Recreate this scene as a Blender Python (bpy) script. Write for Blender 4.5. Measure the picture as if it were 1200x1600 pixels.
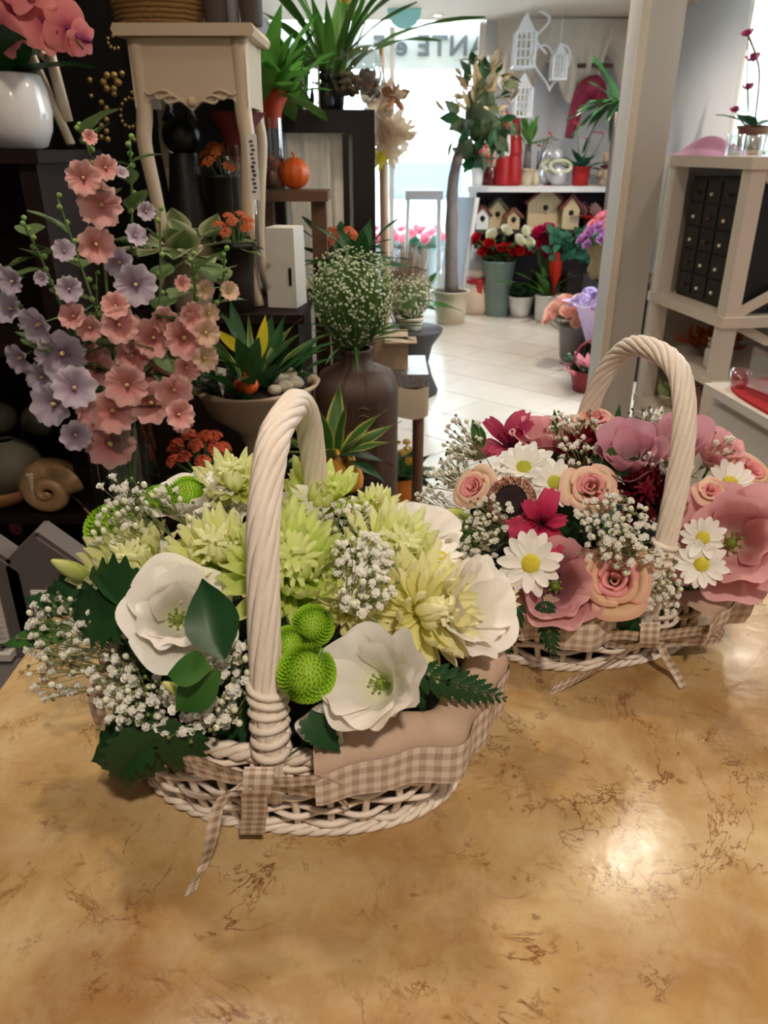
import bpy, math, random
from mathutils import Vector, Matrix, Euler
sc = bpy.context.scene
for o in list(bpy.data.objects): bpy.data.objects.remove(o)
COL = sc.collection
R = math.radians
CT = 0.95                                    # counter top height
EYE = 1.5; PITCH = R(25.2); FPX = 1210.0
# ------------------------------------------------------------------ camera
cam = bpy.data.cameras.new('camera'); camo = bpy.data.objects.new('camera', cam); COL.objects.link(camo)
camo.location = (0, 0, EYE); camo.rotation_euler = (R(90) - PITCH, 0, 0)
cam.sensor_fit = 'VERTICAL'; cam.sensor_height = 36; cam.lens = FPX / 1600 * 36; cam.clip_start = .02; cam.clip_end = 200
cam.dof.use_dof = True; cam.dof.focus_distance = 0.84; cam.dof.aperture_fstop = 11.0
sc.camera = camo
# ------------------------------------------------------------------ world, lamps, exposure
w = bpy.data.worlds.new('world'); sc.world = w; w.use_nodes = True
bg = w.node_tree.nodes['Background']; bg.inputs[0].default_value = (.80, .90, 1, 1); bg.inputs[1].default_value = 8.0
sc.view_settings.view_transform = 'Standard'; sc.view_settings.look = 'None'; sc.view_settings.gamma = 1
sc.view_settings.use_curve_mapping = False; sc.view_settings.exposure = 0.5
sc.cycles.max_bounces = 8; sc.cycles.transparent_max_bounces = 12; sc.cycles.sample_clamp_indirect = 6
# x, y, watts, spot cone degrees: the ceiling downlights of the shop
DOWNLIGHTS = [(.84, 1.87, 34, 165), (-.42, 1.15, 28, 165), (.25, -.55, 82, 165), (1.9, .9, 22, 165),
              (-.35, 2.75, 24, 165), (.75, 4.3, 50, 165), (1.7, 3.0, 18, 165), (.49, 8.35, 18, 165), (1.55, 6.6, 95, 165)]
WARM = (1, .86, .71)

# ------------------------------------------------------------------ helpers
def lin(c):
    return tuple(((x / 255) / 12.92 if x <= 10 else ((x / 255 + .055) / 1.055) ** 2.4) for x in c)
def ray(px, py):
    x = (px - 600) / FPX; y = -(py - 800) / FPX
    return Vector((x, math.cos(PITCH) + y * math.sin(PITCH), -math.sin(PITCH) + y * math.cos(PITCH)))
def at(px, py, Y):
    d = ray(px, py); t = Y / d.y; return Vector((d.x * t, Y, EYE + d.z * t))
def on(px, py, z):
    d = ray(px, py); t = (z - EYE) / d.z; return Vector((d.x * t, d.y * t, z))

def _mat(name):
    m = bpy.data.materials.new(name); m.use_nodes = True; nt = m.node_tree
    return m, nt, nt.nodes['Principled BSDF'], nt.nodes.new, nt.links.new
MATS = {}
def mat(name, col, rough=.5, var=.12, scale=12, bump=0., metal=0, spec=.5, col2=None, trans=0, coat=0, bscale=None):
    """plain coloured stuff with a little noise in colour and relief"""
    if name in MATS: return MATS[name]
    m, nt, b, N, L = _mat(name)
    c = lin(col)
    c2 = lin(col2) if col2 else tuple(min(1, x * (1 + var)) for x in c)
    c1 = c if col2 else tuple(x * (1 - var) for x in c)
    tc = N('ShaderNodeTexCoord'); nz = N('ShaderNodeTexNoise'); nz.inputs['Scale'].default_value = scale; nz.inputs['Detail'].default_value = 4
    L(tc.outputs['Object'], nz.inputs['Vector'])
    mx = N('ShaderNodeMix'); mx.data_type = 'RGBA'; mx.inputs[6].default_value = (*c1, 1); mx.inputs[7].default_value = (*c2, 1)
    L(nz.outputs['Fac'], mx.inputs[0]); L(mx.outputs[2], b.inputs['Base Color'])
    b.inputs['Roughness'].default_value = rough; b.inputs['Metallic'].default_value = metal; b.inputs['Specular IOR Level'].default_value = spec
    if coat: b.inputs['Coat Weight'].default_value = coat; b.inputs['Coat Roughness'].default_value = .08
    if bump:
        n2 = N('ShaderNodeTexNoise'); n2.inputs['Scale'].default_value = bscale or scale * 5; n2.inputs['Detail'].default_value = 5
        L(tc.outputs['Object'], n2.inputs['Vector'])
        bp = N('ShaderNodeBump'); bp.inputs['Strength'].default_value = bump; bp.inputs['Distance'].default_value = .01
        L(n2.outputs['Fac'], bp.inputs['Height']); L(bp.outputs[0], b.inputs['Normal'])
    if trans:
        tr = N('ShaderNodeBsdfTranslucent'); ms = N('ShaderNodeMixShader'); ms.inputs[0].default_value = trans
        L(mx.outputs[2], tr.inputs[0]); L(b.outputs[0], ms.inputs[1]); L(tr.outputs[0], ms.inputs[2])
        L(ms.outputs[0], nt.nodes['Material Output'].inputs[0])
    MATS[name] = m; return m
def petal(name, stops, rough=.55, trans=.25, var=.06, vein=.0, side=None):
    """colour runs from the base (UV y = 0) to the tip (UV y = 1); side: colour towards the petal's edges"""
    if name in MATS: return MATS[name]
    m, nt, b, N, L = _mat(name)
    uv = N('ShaderNodeUVMap'); sp = N('ShaderNodeSeparateXYZ'); L(uv.outputs[0], sp.inputs[0])
    rp = N('ShaderNodeValToRGB'); cr = rp.color_ramp
    cr.elements[0].position = stops[0][0]; cr.elements[0].color = (*lin(stops[0][1]), 1)
    cr.elements[1].position = stops[-1][0]; cr.elements[1].color = (*lin(stops[-1][1]), 1)
    for p, c in stops[1:-1]: e = cr.elements.new(p); e.color = (*lin(c), 1)
    L(sp.outputs[1], rp.inputs[0]); out = rp.outputs[0]
    if side:
        ma = N('ShaderNodeMath'); ma.operation = 'SUBTRACT'; ma.inputs[1].default_value = .5; L(sp.outputs[0], ma.inputs[0])
        ab = N('ShaderNodeMath'); ab.operation = 'ABSOLUTE'; L(ma.outputs[0], ab.inputs[0])
        pw = N('ShaderNodeMapRange'); pw.inputs[1].default_value = side[1]; pw.inputs[2].default_value = .5; L(ab.outputs[0], pw.inputs[0])
        m2 = N('ShaderNodeMix'); m2.data_type = 'RGBA'; L(pw.outputs[0], m2.inputs[0]); L(out, m2.inputs[6]); m2.inputs[7].default_value = (*lin(side[0]), 1); out = m2.outputs[2]
    tc = N('ShaderNodeTexCoord'); nz = N('ShaderNodeTexNoise'); nz.inputs['Scale'].default_value = 60; L(tc.outputs['Object'], nz.inputs['Vector'])
    mr = N('ShaderNodeMapRange'); mr.inputs[3].default_value = 1 - var * 2; mr.inputs[4].default_value = 1 + var; L(nz.outputs['Fac'], mr.inputs[0])
    hv = N('ShaderNodeHueSaturation'); L(mr.outputs[0], hv.inputs['Value']); L(out, hv.inputs['Color']); out = hv.outputs[0]
    if vein:
        wv = N('ShaderNodeTexWave'); wv.inputs['Scale'].default_value = 9; wv.inputs['Distortion'].default_value = 2; L(uv.outputs[0], wv.inputs['Vector'])
        bp = N('ShaderNodeBump'); bp.inputs['Strength'].default_value = vein; bp.inputs['Distance'].default_value = .002
        L(wv.outputs['Fac'], bp.inputs['Height']); L(bp.outputs[0], b.inputs['Normal'])
    L(out, b.inputs['Base Color']); b.inputs['Roughness'].default_value = rough; b.inputs['Specular IOR Level'].default_value = .25
    if trans:
        tr = N('ShaderNodeBsdfTranslucent'); ms = N('ShaderNodeMixShader'); ms.inputs[0].default_value = trans
        L(out, tr.inputs[0]); L(b.outputs[0], ms.inputs[1]); L(tr.outputs[0], ms.inputs[2]); L(ms.outputs[0], nt.nodes['Material Output'].inputs[0])
    MATS[name] = m; return m
def glass(name, col=(245, 250, 250), rough=.02, alpha=.82):
    """thin clear glass: mostly see-through with a glossy surface"""
    if name in MATS: return MATS[name]
    m, nt, b, N, L = _mat(name)
    t = N('ShaderNodeBsdfTransparent'); t.inputs[0].default_value = (*lin(col), 1)
    g = N('ShaderNodeBsdfGlossy'); g.inputs['Roughness'].default_value = rough
    fr = N('ShaderNodeLayerWeight'); fr.inputs[0].default_value = .25
    mp = N('ShaderNodeMapRange'); mp.inputs[3].default_value = 1 - alpha - .1; mp.inputs[4].default_value = .75; L(fr.outputs['Facing'], mp.inputs[0])
    ms = N('ShaderNodeMixShader'); L(mp.outputs[0], ms.inputs[0]); L(t.outputs[0], ms.inputs[1]); L(g.outputs[0], ms.inputs[2])
    L(ms.outputs[0], nt.nodes['Material Output'].inputs[0]); MATS[name] = m; return m
def gingham(name, c1, c2, c3, n):
    if name in MATS: return MATS[name]
    m, nt, b, N, L = _mat(name)
    uv = N('ShaderNodeUVMap'); sp = N('ShaderNodeSeparateXYZ'); L(uv.outputs[0], sp.inputs[0]); w_ = []
    for k in (0, 1):
        a = N('ShaderNodeMath'); a.operation = 'MULTIPLY'; a.inputs[1].default_value = n; L(sp.outputs[k], a.inputs[0])
        f = N('ShaderNodeMath'); f.operation = 'FRACT'; L(a.outputs[0], f.inputs[0])
        g = N('ShaderNodeMath'); g.operation = 'GREATER_THAN'; g.inputs[1].default_value = .5; L(f.outputs[0], g.inputs[0]); w_.append(g)
    s = N('ShaderNodeMath'); s.operation = 'ADD'; L(w_[0].outputs[0], s.inputs[0]); L(w_[1].outputs[0], s.inputs[1])
    h = N('ShaderNodeMath'); h.operation = 'MULTIPLY'; h.inputs[1].default_value = .5; L(s.outputs[0], h.inputs[0])
    rp = N('ShaderNodeValToRGB'); rp.color_ramp.interpolation = 'CONSTANT'
    rp.color_ramp.elements[0].color = (*lin(c1), 1); rp.color_ramp.elements[1].position = .75; rp.color_ramp.elements[1].color = (*lin(c3), 1)
    e = rp.color_ramp.elements.new(.25); e.color = (*lin(c2), 1)
    L(h.outputs[0], rp.inputs[0]); L(rp.outputs[0], b.inputs['Base Color']); b.inputs['Roughness'].default_value = .9; b.inputs['Specular IOR Level'].default_value = .1
    tc = N('ShaderNodeTexCoord'); n2 = N('ShaderNodeTexNoise'); n2.inputs['Scale'].default_value = 900; L(tc.outputs['Object'], n2.inputs['Vector'])
    bp = N('ShaderNodeBump'); bp.inputs['Strength'].default_value = .3; bp.inputs['Distance'].default_value = .001; L(n2.outputs['Fac'], bp.inputs['Height']); L(bp.outputs[0], b.inputs['Normal'])
    MATS[name] = m; return m

class G:
    """collects geometry (one uv per vertex) and turns it into one mesh"""
    def __init__(s): s.v = []; s.f = []; s.uv = []; s.flat = set()
    def grid(s, fn, nu, nv, closed=False):
        o = len(s.v); n = nu if closed else nu + 1
        for j in range(nv + 1):
            for i in range(n):
                u = i / nu; v = j / nv; s.v.append(tuple(fn(u, v))); s.uv.append((u, v))
        for j in range(nv):
            for i in range(nu):
                a = o + j * n + i; b = o + j * n + (i + 1) % n
                s.f.append((a, b, b + n, a + n))
        return s
    def tube(s, pts, r, k=6, cap=True, flat=1.0):
        pts = [Vector(p) for p in pts]; n = len(pts); o = len(s.v)
        rr = r if isinstance(r, (list, tuple)) else [r] * n
        t = (pts[1] - pts[0]).normalized()
        up = Vector((0, 0, 1)) if abs(t.z) < .9 else Vector((1, 0, 0))
        a = t.cross(up).normalized()
        for i, p in enumerate(pts):
            t = (pts[min(i + 1, n - 1)] - pts[max(i - 1, 0)]).normalized()
            a = (a - t * a.dot(t)); a = a.normalized() if a.length > 1e-6 else t.orthogonal().normalized(); b = t.cross(a)
            for q in range(k):
                w_ = 2 * math.pi * q / k; s.v.append(tuple(p + (a * math.cos(w_) * flat + b * math.sin(w_)) * rr[i])); s.uv.append((q / k, i / max(1, n - 1)))
        for i in range(n - 1):
            for q in range(k):
                a_ = o + i * k + q; b_ = o + i * k + (q + 1) % k; s.f.append((a_, b_, b_ + k, a_ + k))
        if cap:
            s.f.append(tuple(o + q for q in range(k))[::-1]); s.f.append(tuple(o + (n - 1) * k + q for q in range(k)))
        return s
    def box(s, c, d, rz=0, taper=1.0):
        o = len(s.v); x, y, z = d[0] / 2, d[1] / 2, d[2] / 2; m = Matrix.Rotation(rz, 3, 'Z'); c = Vector(c)
        for (i, j, k) in ((-1,-1,-1),(1,-1,-1),(1,1,-1),(-1,1,-1),(-1,-1,1),(1,-1,1),(1,1,1),(-1,1,1)):
            q = taper if k > 0 else 1; s.v.append(tuple(m @ Vector((i * x * q, j * y * q, k * z)) + c)); s.uv.append(((i + 1) / 2, (k + 1) / 2))
        for f in ((0,3,2,1),(4,5,6,7),(0,1,5,4),(1,2,6,5),(2,3,7,6),(3,0,4,7)): s.flat.add(len(s.f)); s.f.append(tuple(o + i for i in f))
        return s
    def lathe(s, prof, k=24, c=(0, 0, 0), sx=1, sy=1, fn=None, capb=True, capt=False):
        o = len(s.v); n = len(prof)
        for j, (r, z) in enumerate(prof):
            for q in range(k):
                w_ = 2 * math.pi * q / k; m = fn(w_, j / (n - 1)) if fn else 1
                s.v.append((c[0] + r * m * sx * math.cos(w_), c[1] + r * m * sy * math.sin(w_), c[2] + z)); s.uv.append((q / k, j / (n - 1)))
        for j in range(n - 1):
            for q in range(k):
                a = o + j * k + q; b = o + j * k + (q + 1) % k; s.f.append((a, b, b + k, a + k))
        if capb: s.f.append(tuple(o + q for q in range(k))[::-1])
        if capt: s.f.append(tuple(o + (n - 1) * k + q for q in range(k)))
        return s
    def ball(s, c, r, k=8, n=6, sz=1.0):
        return s.lathe([(max(1e-4, r * math.sin(math.pi * j / n)), -r * sz * math.cos(math.pi * j / n)) for j in range(n + 1)], k, c, capb=False)
    def prism(s, pts, axis, a, b):
        """polygon pts (two coords) extruded along axis ('y' -> pts are x,z ; 'z' -> x,y ; 'x' -> y,z)"""
        o = len(s.v); n = len(pts)
        for q in (a, b):
            for (p1, p2) in pts:
                s.v.append({'y': (p1, q, p2), 'z': (p1, p2, q), 'x': (q, p1, p2)}[axis]); s.uv.append((p1, p2))
        s.f.append(tuple(range(o, o + n))); s.f.append(tuple(range(o + n, o + 2 * n))[::-1])
        for i in range(n): j = (i + 1) % n; s.f.append((o + i, o + n + i, o + n + j, o + j))
        return s
    def add(s, other, m):
        o = len(s.v); s.v += [tuple(m @ Vector(p)) for p in other.v]; s.uv += other.uv; s.f += [tuple(o + i for i in f) for f in other.f]; return s
    def mesh(s, name, smooth=True):
        me = bpy.data.meshes.new(name); me.from_pydata(s.v, [], s.f)
        ul = me.uv_layers.new(name='UVMap'); li = [0] * len(me.loops); me.loops.foreach_get('vertex_index', li)
        ul.data.foreach_set('uv', [c for i in li for c in s.uv[i]])
        if smooth: me.polygons.foreach_set('use_smooth', [i not in s.flat for i in range(len(me.polygons))])
        me.update(); return me

def obj(name, geo, material, parent=None, m=None, smooth=True, label=None, kind=None):
    me = geo.mesh(name, smooth) if isinstance(geo, G) else geo
    if not me.materials: me.materials.append(material)
    o = bpy.data.objects.new(name, me); COL.objects.link(o)
    if parent is not None: o.parent = parent
    if m is not None: o.matrix_basis = m
    if label: o['label'] = label
    if kind: o['kind'] = kind
    return o
def tag(o, label, cat, group=None):
    o['label'] = label; o['category'] = cat
    if group: o['group'] = group
    return o
def thing(name, label, cat, loc=(0, 0, 0), m=None, group=None, rz=0):
    o = bpy.data.objects.new(name, None); COL.objects.link(o); o.empty_display_size = .02
    o.matrix_basis = m if m is not None else Matrix.Translation(loc) @ Matrix.Rotation(rz, 4, 'Z')
    return tag(o, label, cat, group)
def struct(o): o['kind'] = 'structure'; return o
def frame(pos, n, roll=0, s=1.0):
    """matrix whose +Z is n"""
    n = Vector(n).normalized(); q = n.to_track_quat('Z', 'Y')
    return Matrix.Translation(pos) @ q.to_matrix().to_4x4() @ Matrix.Rotation(roll, 4, 'Z') @ Matrix.Scale(s, 4)
def T(x, y, z): return Matrix.Translation((x, y, z))
def RZ(a): return Matrix.Rotation(a, 4, 'Z')
def RX(a): return Matrix.Rotation(a, 4, 'X')
def RY(a): return Matrix.Rotation(a, 4, 'Y')
def S(*a): return Matrix.Diagonal((*(a if len(a) == 3 else a * 3), 1))
def lerp(a, b, t): return a + (b - a) * t
def prof(pts, t):
    n = len(pts) - 1; x = min(max(t, 0), 1) * n; i = min(int(x), n - 1); f = x - i
    p0 = pts[max(i - 1, 0)]; p1 = pts[i]; p2 = pts[i + 1]; p3 = pts[min(i + 2, n)]
    return tuple(.5 * (2 * b + (c - a) * f + (2 * a - 5 * b + 4 * c - d) * f * f + (3 * b - a - 3 * c + d) * f ** 3) for a, b, c, d in zip(p0, p1, p2, p3))
def curve(pts, n): return [Vector(prof([tuple(p) for p in pts], i / n)) for i in range(n + 1)]
# ================================================================== the setting
FY = 8.7; RX_ = 2.6; LX = -1.9; BY = -1.6; CZ = 2.6
def tile_mat():
    m, nt, b, N, L = _mat('floor tile glaze')
    oi = N('ShaderNodeObjectInfo'); tc = N('ShaderNodeTexCoord'); nz = N('ShaderNodeTexNoise'); nz.inputs['Scale'].default_value = 5; nz.inputs['Detail'].default_value = 5
    L(tc.outputs['Object'], nz.inputs['Vector'])
    mx = N('ShaderNodeMix'); mx.data_type = 'RGBA'; mx.inputs[6].default_value = (*lin((206, 196, 184)), 1); mx.inputs[7].default_value = (*lin((222, 214, 204)), 1)
    ad = N('ShaderNodeMath'); ad.operation = 'MULTIPLY_ADD'; ad.inputs[1].default_value = .4; L(oi.outputs['Random'], ad.inputs[0]); 
    sb = N('ShaderNodeMath'); sb.operation = 'SUBTRACT'; sb.inputs[1].default_value = .2; L(nz.outputs['Fac'], sb.inputs[0]); L(sb.outputs[0], ad.inputs[2])
    L(ad.outputs[0], mx.inputs[0]); L(mx.outputs[2], b.inputs['Base Color']); b.inputs['Roughness'].default_value = .22; b.inputs['Specular IOR Level'].default_value = .5
    return m
WHITE = mat('white wall paint', (208, 208, 212), .8, .04, 3)
CEIL = mat('ceiling paint', (225, 212, 196), .85, .03, 3)
DARKWALL = mat('dark wall paint', (34, 27, 24), .8, .2, 5)
GROUT = mat('tile grout', (150, 138, 124), .9, .1, 30)
WTRIM = mat('white painted wood', (226, 220, 212), .45, .05, 6, .05)
fl = struct(obj('floor', G().box(((LX + RX_) / 2, (BY + FY) / 2, -.054), (RX_ - LX, FY - BY, .1)), GROUT))
TS = .395; ta = R(48); un = (Vector((math.cos(ta), math.sin(ta), 0)), Vector((-math.sin(ta), math.cos(ta), 0)))
tm = G(); h_ = TS / 2 - .0022
tm.v = [(-h_, -h_, -.004), (h_, -h_, -.004), (h_, h_, -.004), (-h_, h_, -.004), (-h_ + .001, -h_ + .001, 0), (h_ - .001, -h_ + .001, 0), (h_ - .001, h_ - .001, 0), (-h_ + .001, h_ - .001, 0)]
tm.f = [(4, 5, 6, 7), (0, 1, 5, 4), (1, 2, 6, 5), (2, 3, 7, 6), (3, 0, 4, 7)]; tm.uv = [(0, 0)] * 8
tmesh = tm.mesh('tile', False); TM = tile_mat()
for i in range(-30, 40):
    for j in range(-30, 40):
        c = un[0] * (3.696 + TS * (i + .5)) + un[1] * (2.8095 + TS * (j + .5))
        if -1.0 < c.x < RX_ - .28 and 2.2 < c.y < FY - .28:
            obj('tile', tmesh, TM, fl, T(c.x, c.y, 0) @ RZ(ta))
struct(obj('ceiling', G().box(((LX + RX_) / 2, (BY + FY) / 2, CZ + .05), (RX_ - LX, FY - BY, .1)), CEIL))
struct(obj('wall_left', G().box((LX - .05, (BY + FY) / 2, CZ / 2), (.1, FY - BY, CZ)), DARKWALL))
struct(obj('wall_back', G().box(((LX + RX_) / 2, BY - .05, CZ / 2), (RX_ - LX, .1, CZ)), WHITE))
g = G().box((RX_ + .05, (BY + 3) / 2, CZ / 2), (.1, 3 - BY, CZ)).box((RX_ + .05, (6.5 + FY) / 2, CZ / 2), (.1, FY - 6.5, CZ)).box((RX_ + .05, 4.75, .45), (.1, 3.5, .9))
struct(obj('wall_right', g, WHITE))
OX0, OX1 = -1.1, .98
g = G().box(((LX + OX0) / 2, FY + .05, CZ / 2), (OX0 - LX, .1, CZ)).box(((RX_ + OX1) / 2, FY + .05, CZ / 2), (RX_ - OX1, .1, CZ))
struct(obj('wall_front', g, WHITE))
PANE = glass('window glass', alpha=.88)
wf = struct(obj('window_1', G().box((OX0 + .03, FY + .05, CZ / 2), (.06, .08, CZ)).box((OX1 - .03, FY + .05, CZ / 2), (.06, .08, CZ)).box(((OX0 + OX1) / 2, FY + .05, .04), (OX1 - OX0, .08, .08)), WTRIM))
mid = .08
obj('mullion', G().box((mid, FY + .05, CZ / 2), (.05, .07, CZ - .1)), WTRIM, wf)
for x0, x1 in ((OX0 + .06, mid - .025), (mid + .025, OX1 - .06)):
    obj('pane', G().box(((x0 + x1) / 2, FY + .05, CZ / 2 + .03), (x1 - x0, .008, CZ - .1)), PANE, wf)
wr = struct(obj('window_2', G().box((RX_ + .05, 3.03, 1.75), (.09, .06, 1.7)).box((RX_ + .05, 6.47, 1.75), (.09, .06, 1.7)).box((RX_ + .04, 4.75, .92), (.16, 3.5, .04)), WTRIM))
for y0, y1 in ((3.06, 4.73), (4.77, 6.44)):
    obj('pane', G().box((RX_ + .05, (y0 + y1) / 2, 1.76), (.008, y1 - y0, 1.62)), PANE, wr)
obj('mullion', G().box((RX_ + .05, 4.75, 1.76), (.07, .04, 1.64)), WTRIM, wr)
# the pillar between aisle and shelves
PILL = mat('pillar paint', (176, 168, 158), .75, .04, 4)
pl = struct(obj('wall_pillar', G().prism([(1.015, 3.6), (1.19, 3.6), (1.21, 3.85), (1.035, 3.85)], 'z', 0, CZ), PILL, smooth=False))
obj('trim_strip', G().box((1.03, 3.595, CZ / 2), (.035, .012, CZ)), mat('trim paint', (205, 190, 168), .6, .03, 4), pl)
# street outside
struct(obj('street_ground', G().box((2, 20, -.2), (40, 22.4, .1)), mat('pale paving', (190, 190, 190), .9, .1, 2)))
struct(obj('pavement', G().box((.2, 10.2, -.1), (9, 2.8, .1)), mat('pavement slabs', (200, 196, 190), .9, .1, 2)))

# ------------------------------------------------------------------ downlights
LRING = mat('lamp ring', (235, 232, 225), .35, .02, 5)
lm, nt, b, N, L = _mat('lamp glow'); b.inputs['Emission Color'].default_value = (1, .85, .65, 1); b.inputs['Emission Strength'].default_value = 12; b.inputs['Base Color'].default_value = (1, .9, .8, 1)
where = ['above the stone counter, behind the pink basket', 'above the counter, behind the white basket', 'above the counter edge by the camera', 'above the counter beside the red tray',
         'above the brown floor vase', 'above the middle of the tiled aisle', 'above the cross-braced shelf', 'glowing in front of the shop sign', 'above the peach bouquet by the pillar']
ringm = G().lathe([(.036, 0), (.055, -.002), (.058, .006), (.036, .008)], 24, capb=False).mesh('ring'); lensm = G().lathe([(.001, .003), (.036, .003)], 24, capb=False).mesh('lens')
ringm.materials.append(LRING); lensm.materials.append(lm)
for (x, y, wt, cone), wh in zip(DOWNLIGHTS, where):
    t = thing('downlight', 'round recessed ceiling downlight ' + wh, 'lamp', (x, y, CZ - .008), group='ceiling downlights')
    obj('ring', ringm, LRING, t); obj('lens', lensm, lm, t)
    ld = bpy.data.lights.new('downlight_bulb', 'SPOT'); ld.energy = wt; ld.color = WARM; ld.spot_size = R(cone); ld.spot_blend = 1; ld.shadow_soft_size = .06
    lo = bpy.data.objects.new('downlight_bulb', ld); COL.objects.link(lo); lo.parent = t; lo.location = (0, 0, -.02)

# ------------------------------------------------------------------ shop sign on the glass, read from the street
sg = thing('shop_sign', 'white shop sign band above the door glass with mirrored grey letters', 'sign', (0, FY + .14, 0))
obj('board', G().box((-.05, .02, 2.405), (2.3, .03, .4)), mat('sign board white', (235, 233, 228), .6, .02, 2, trans=.07), sg)
fc = bpy.data.curves.new('letters', 'FONT'); fc.body = 'ANTE e F'; fc.size = .24; fc.extrude = .004; fc.offset = .006; fc.space_character = 1.12
to = bpy.data.objects.new('tmp', fc); COL.objects.link(to)
dg = bpy.context.evaluated_depsgraph_get(); dg.update(); lme = bpy.data.meshes.new_from_object(to.evaluated_get(dg)); bpy.data.objects.remove(to)
xs = [v.co.x for v in lme.vertices]; wsc = 1.12 / (max(xs) - min(xs))
obj('lettering', lme, mat('letter grey', (120, 122, 128), .6, .05, 5), sg, T(.0, -.004, 0) @ T(1.02, 0, 2.325) @ RZ(math.pi) @ RX(R(90)) @ S(wsc, 1, 1) @ T(-min(xs), 0, 0))
d = thing('hanging_disc', 'round pale turquoise disc hanging in front of the shop sign', 'decoration', at(632, 14, 8.0))
obj('disc', G().prism([(.15 * math.cos(a * R(10)), .15 * math.sin(a * R(10))) for a in range(36)], 'y', -.004, .004), mat('turquoise card', (150, 205, 205), .6, .03, 5), d, smooth=False)
obj('string', G().tube([(0, 0, .15), (0, 0, CZ - at(632, 14, 8.0).z)], .002, 5), WTRIM, d)

# ------------------------------------------------------------------ the marble counter
def marble():
    m, nt, b, N, L = _mat('yellow marble')
    tc = N('ShaderNodeTexCoord'); ve = tc.outputs['Object']
    def noise(s, d, dist=0, rough=.5):
        n = N('ShaderNodeTexNoise'); n.inputs['Scale'].default_value = s; n.inputs['Detail'].default_value = d; n.inputs['Distortion'].default_value = dist; n.inputs['Roughness'].default_value = rough; L(ve, n.inputs['Vector']); return n.outputs['Fac']
    def ramp(f, st):
        r = N('ShaderNodeValToRGB'); c = r.color_ramp
        c.elements[0].position = st[0][0]; c.elements[0].color = (*lin(st[0][1]), 1); c.elements[1].position = st[-1][0]; c.elements[1].color = (*lin(st[-1][1]), 1)
        for p, q in st[1:-1]: e = c.elements.new(p); e.color = (*lin(q), 1)
        L(f, r.inputs[0]); return r.outputs[0]
    def mix(f, a, c, mode='MIX'):
        x = N('ShaderNodeMix'); x.data_type = 'RGBA'; x.blend_type = mode
        if isinstance(f, float): x.inputs[0].default_value = f
        else: L(f, x.inputs[0])
        for k, q in ((6, a), (7, c)):
            if isinstance(q, tuple): x.inputs[k].default_value = (*lin(q), 1)
            else: L(q, x.inputs[k])
        return x.outputs[2]
    B_, W_ = (0, 0, 0), (255, 255, 255)
    base = ramp(noise(5, 6, .6, .6), [(.3, (152, 112, 68)), (.5, (178, 144, 95)), (.68, (200, 174, 130))])
    base = mix(ramp(noise(22, 6, .4, .65), [(.42, B_), (.75, (150, 150, 150))]), base, (222, 204, 170))
    def vein(s, w_, dist, thr):           # thin ridges where a noise crosses its middle, kept only in patches
        n = noise(s, 7, dist, .62); a = N('ShaderNodeMath'); a.operation = 'SUBTRACT'; a.inputs[1].default_value = .5; L(n, a.inputs[0])
        c = N('ShaderNodeMath'); c.operation = 'ABSOLUTE'; L(a.outputs[0], c.inputs[0])
        v = ramp(c.outputs[0], [(0, W_), (w_, B_)]); k = ramp(noise(s * .8 + 1.3, 3), [(thr, B_), (thr + .14, W_)])
        x = N('ShaderNodeMix'); x.data_type = 'RGBA'; x.blend_type = 'MULTIPLY'; x.inputs[0].default_value = 1; L(v, x.inputs[6]); L(k, x.inputs[7]); return x.outputs[2]
    c = mix(vein(9, .016, .9, .50), base, (116, 68, 36)); c = mix(vein(21, .02, 1.2, .53), c, (104, 62, 34)); c = mix(vein(4.5, .006, 1.4, .47), c, (126, 80, 44))
    c = mix(ramp(noise(70, 3), [(.69, B_), (.74, (190, 190, 190))]), c, (92, 56, 32))
    L(c, b.inputs['Base Color'])
    L(ramp(noise(14, 5), [(.3, (92, 92, 92)), (.8, (140, 140, 140))]), b.inputs['Roughness']); b.inputs['Specular IOR Level'].default_value = .16
    bp = N('ShaderNodeBump'); bp.inputs['Strength'].default_value = .08; bp.inputs['Distance'].default_value = .004; L(noise(40, 6), bp.inputs['Height']); L(bp.outputs[0], b.inputs['Normal'])
    return m
ct = thing('shop_counter', 'shop counter with a polished yellow marble top under both flower baskets', 'counter', (.3, .6, 0))
obj('marble_top', G().box((0.03, .02, CT - .02), (1.52, .88, .04)), marble(), ct, smooth=False)
obj('counter_body', G().box((.05, .03, (CT - .04) / 2), (1.4, .78, CT - .04)), mat('counter panel', (150, 140, 130), .6, .05, 4), ct, smooth=False)

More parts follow.
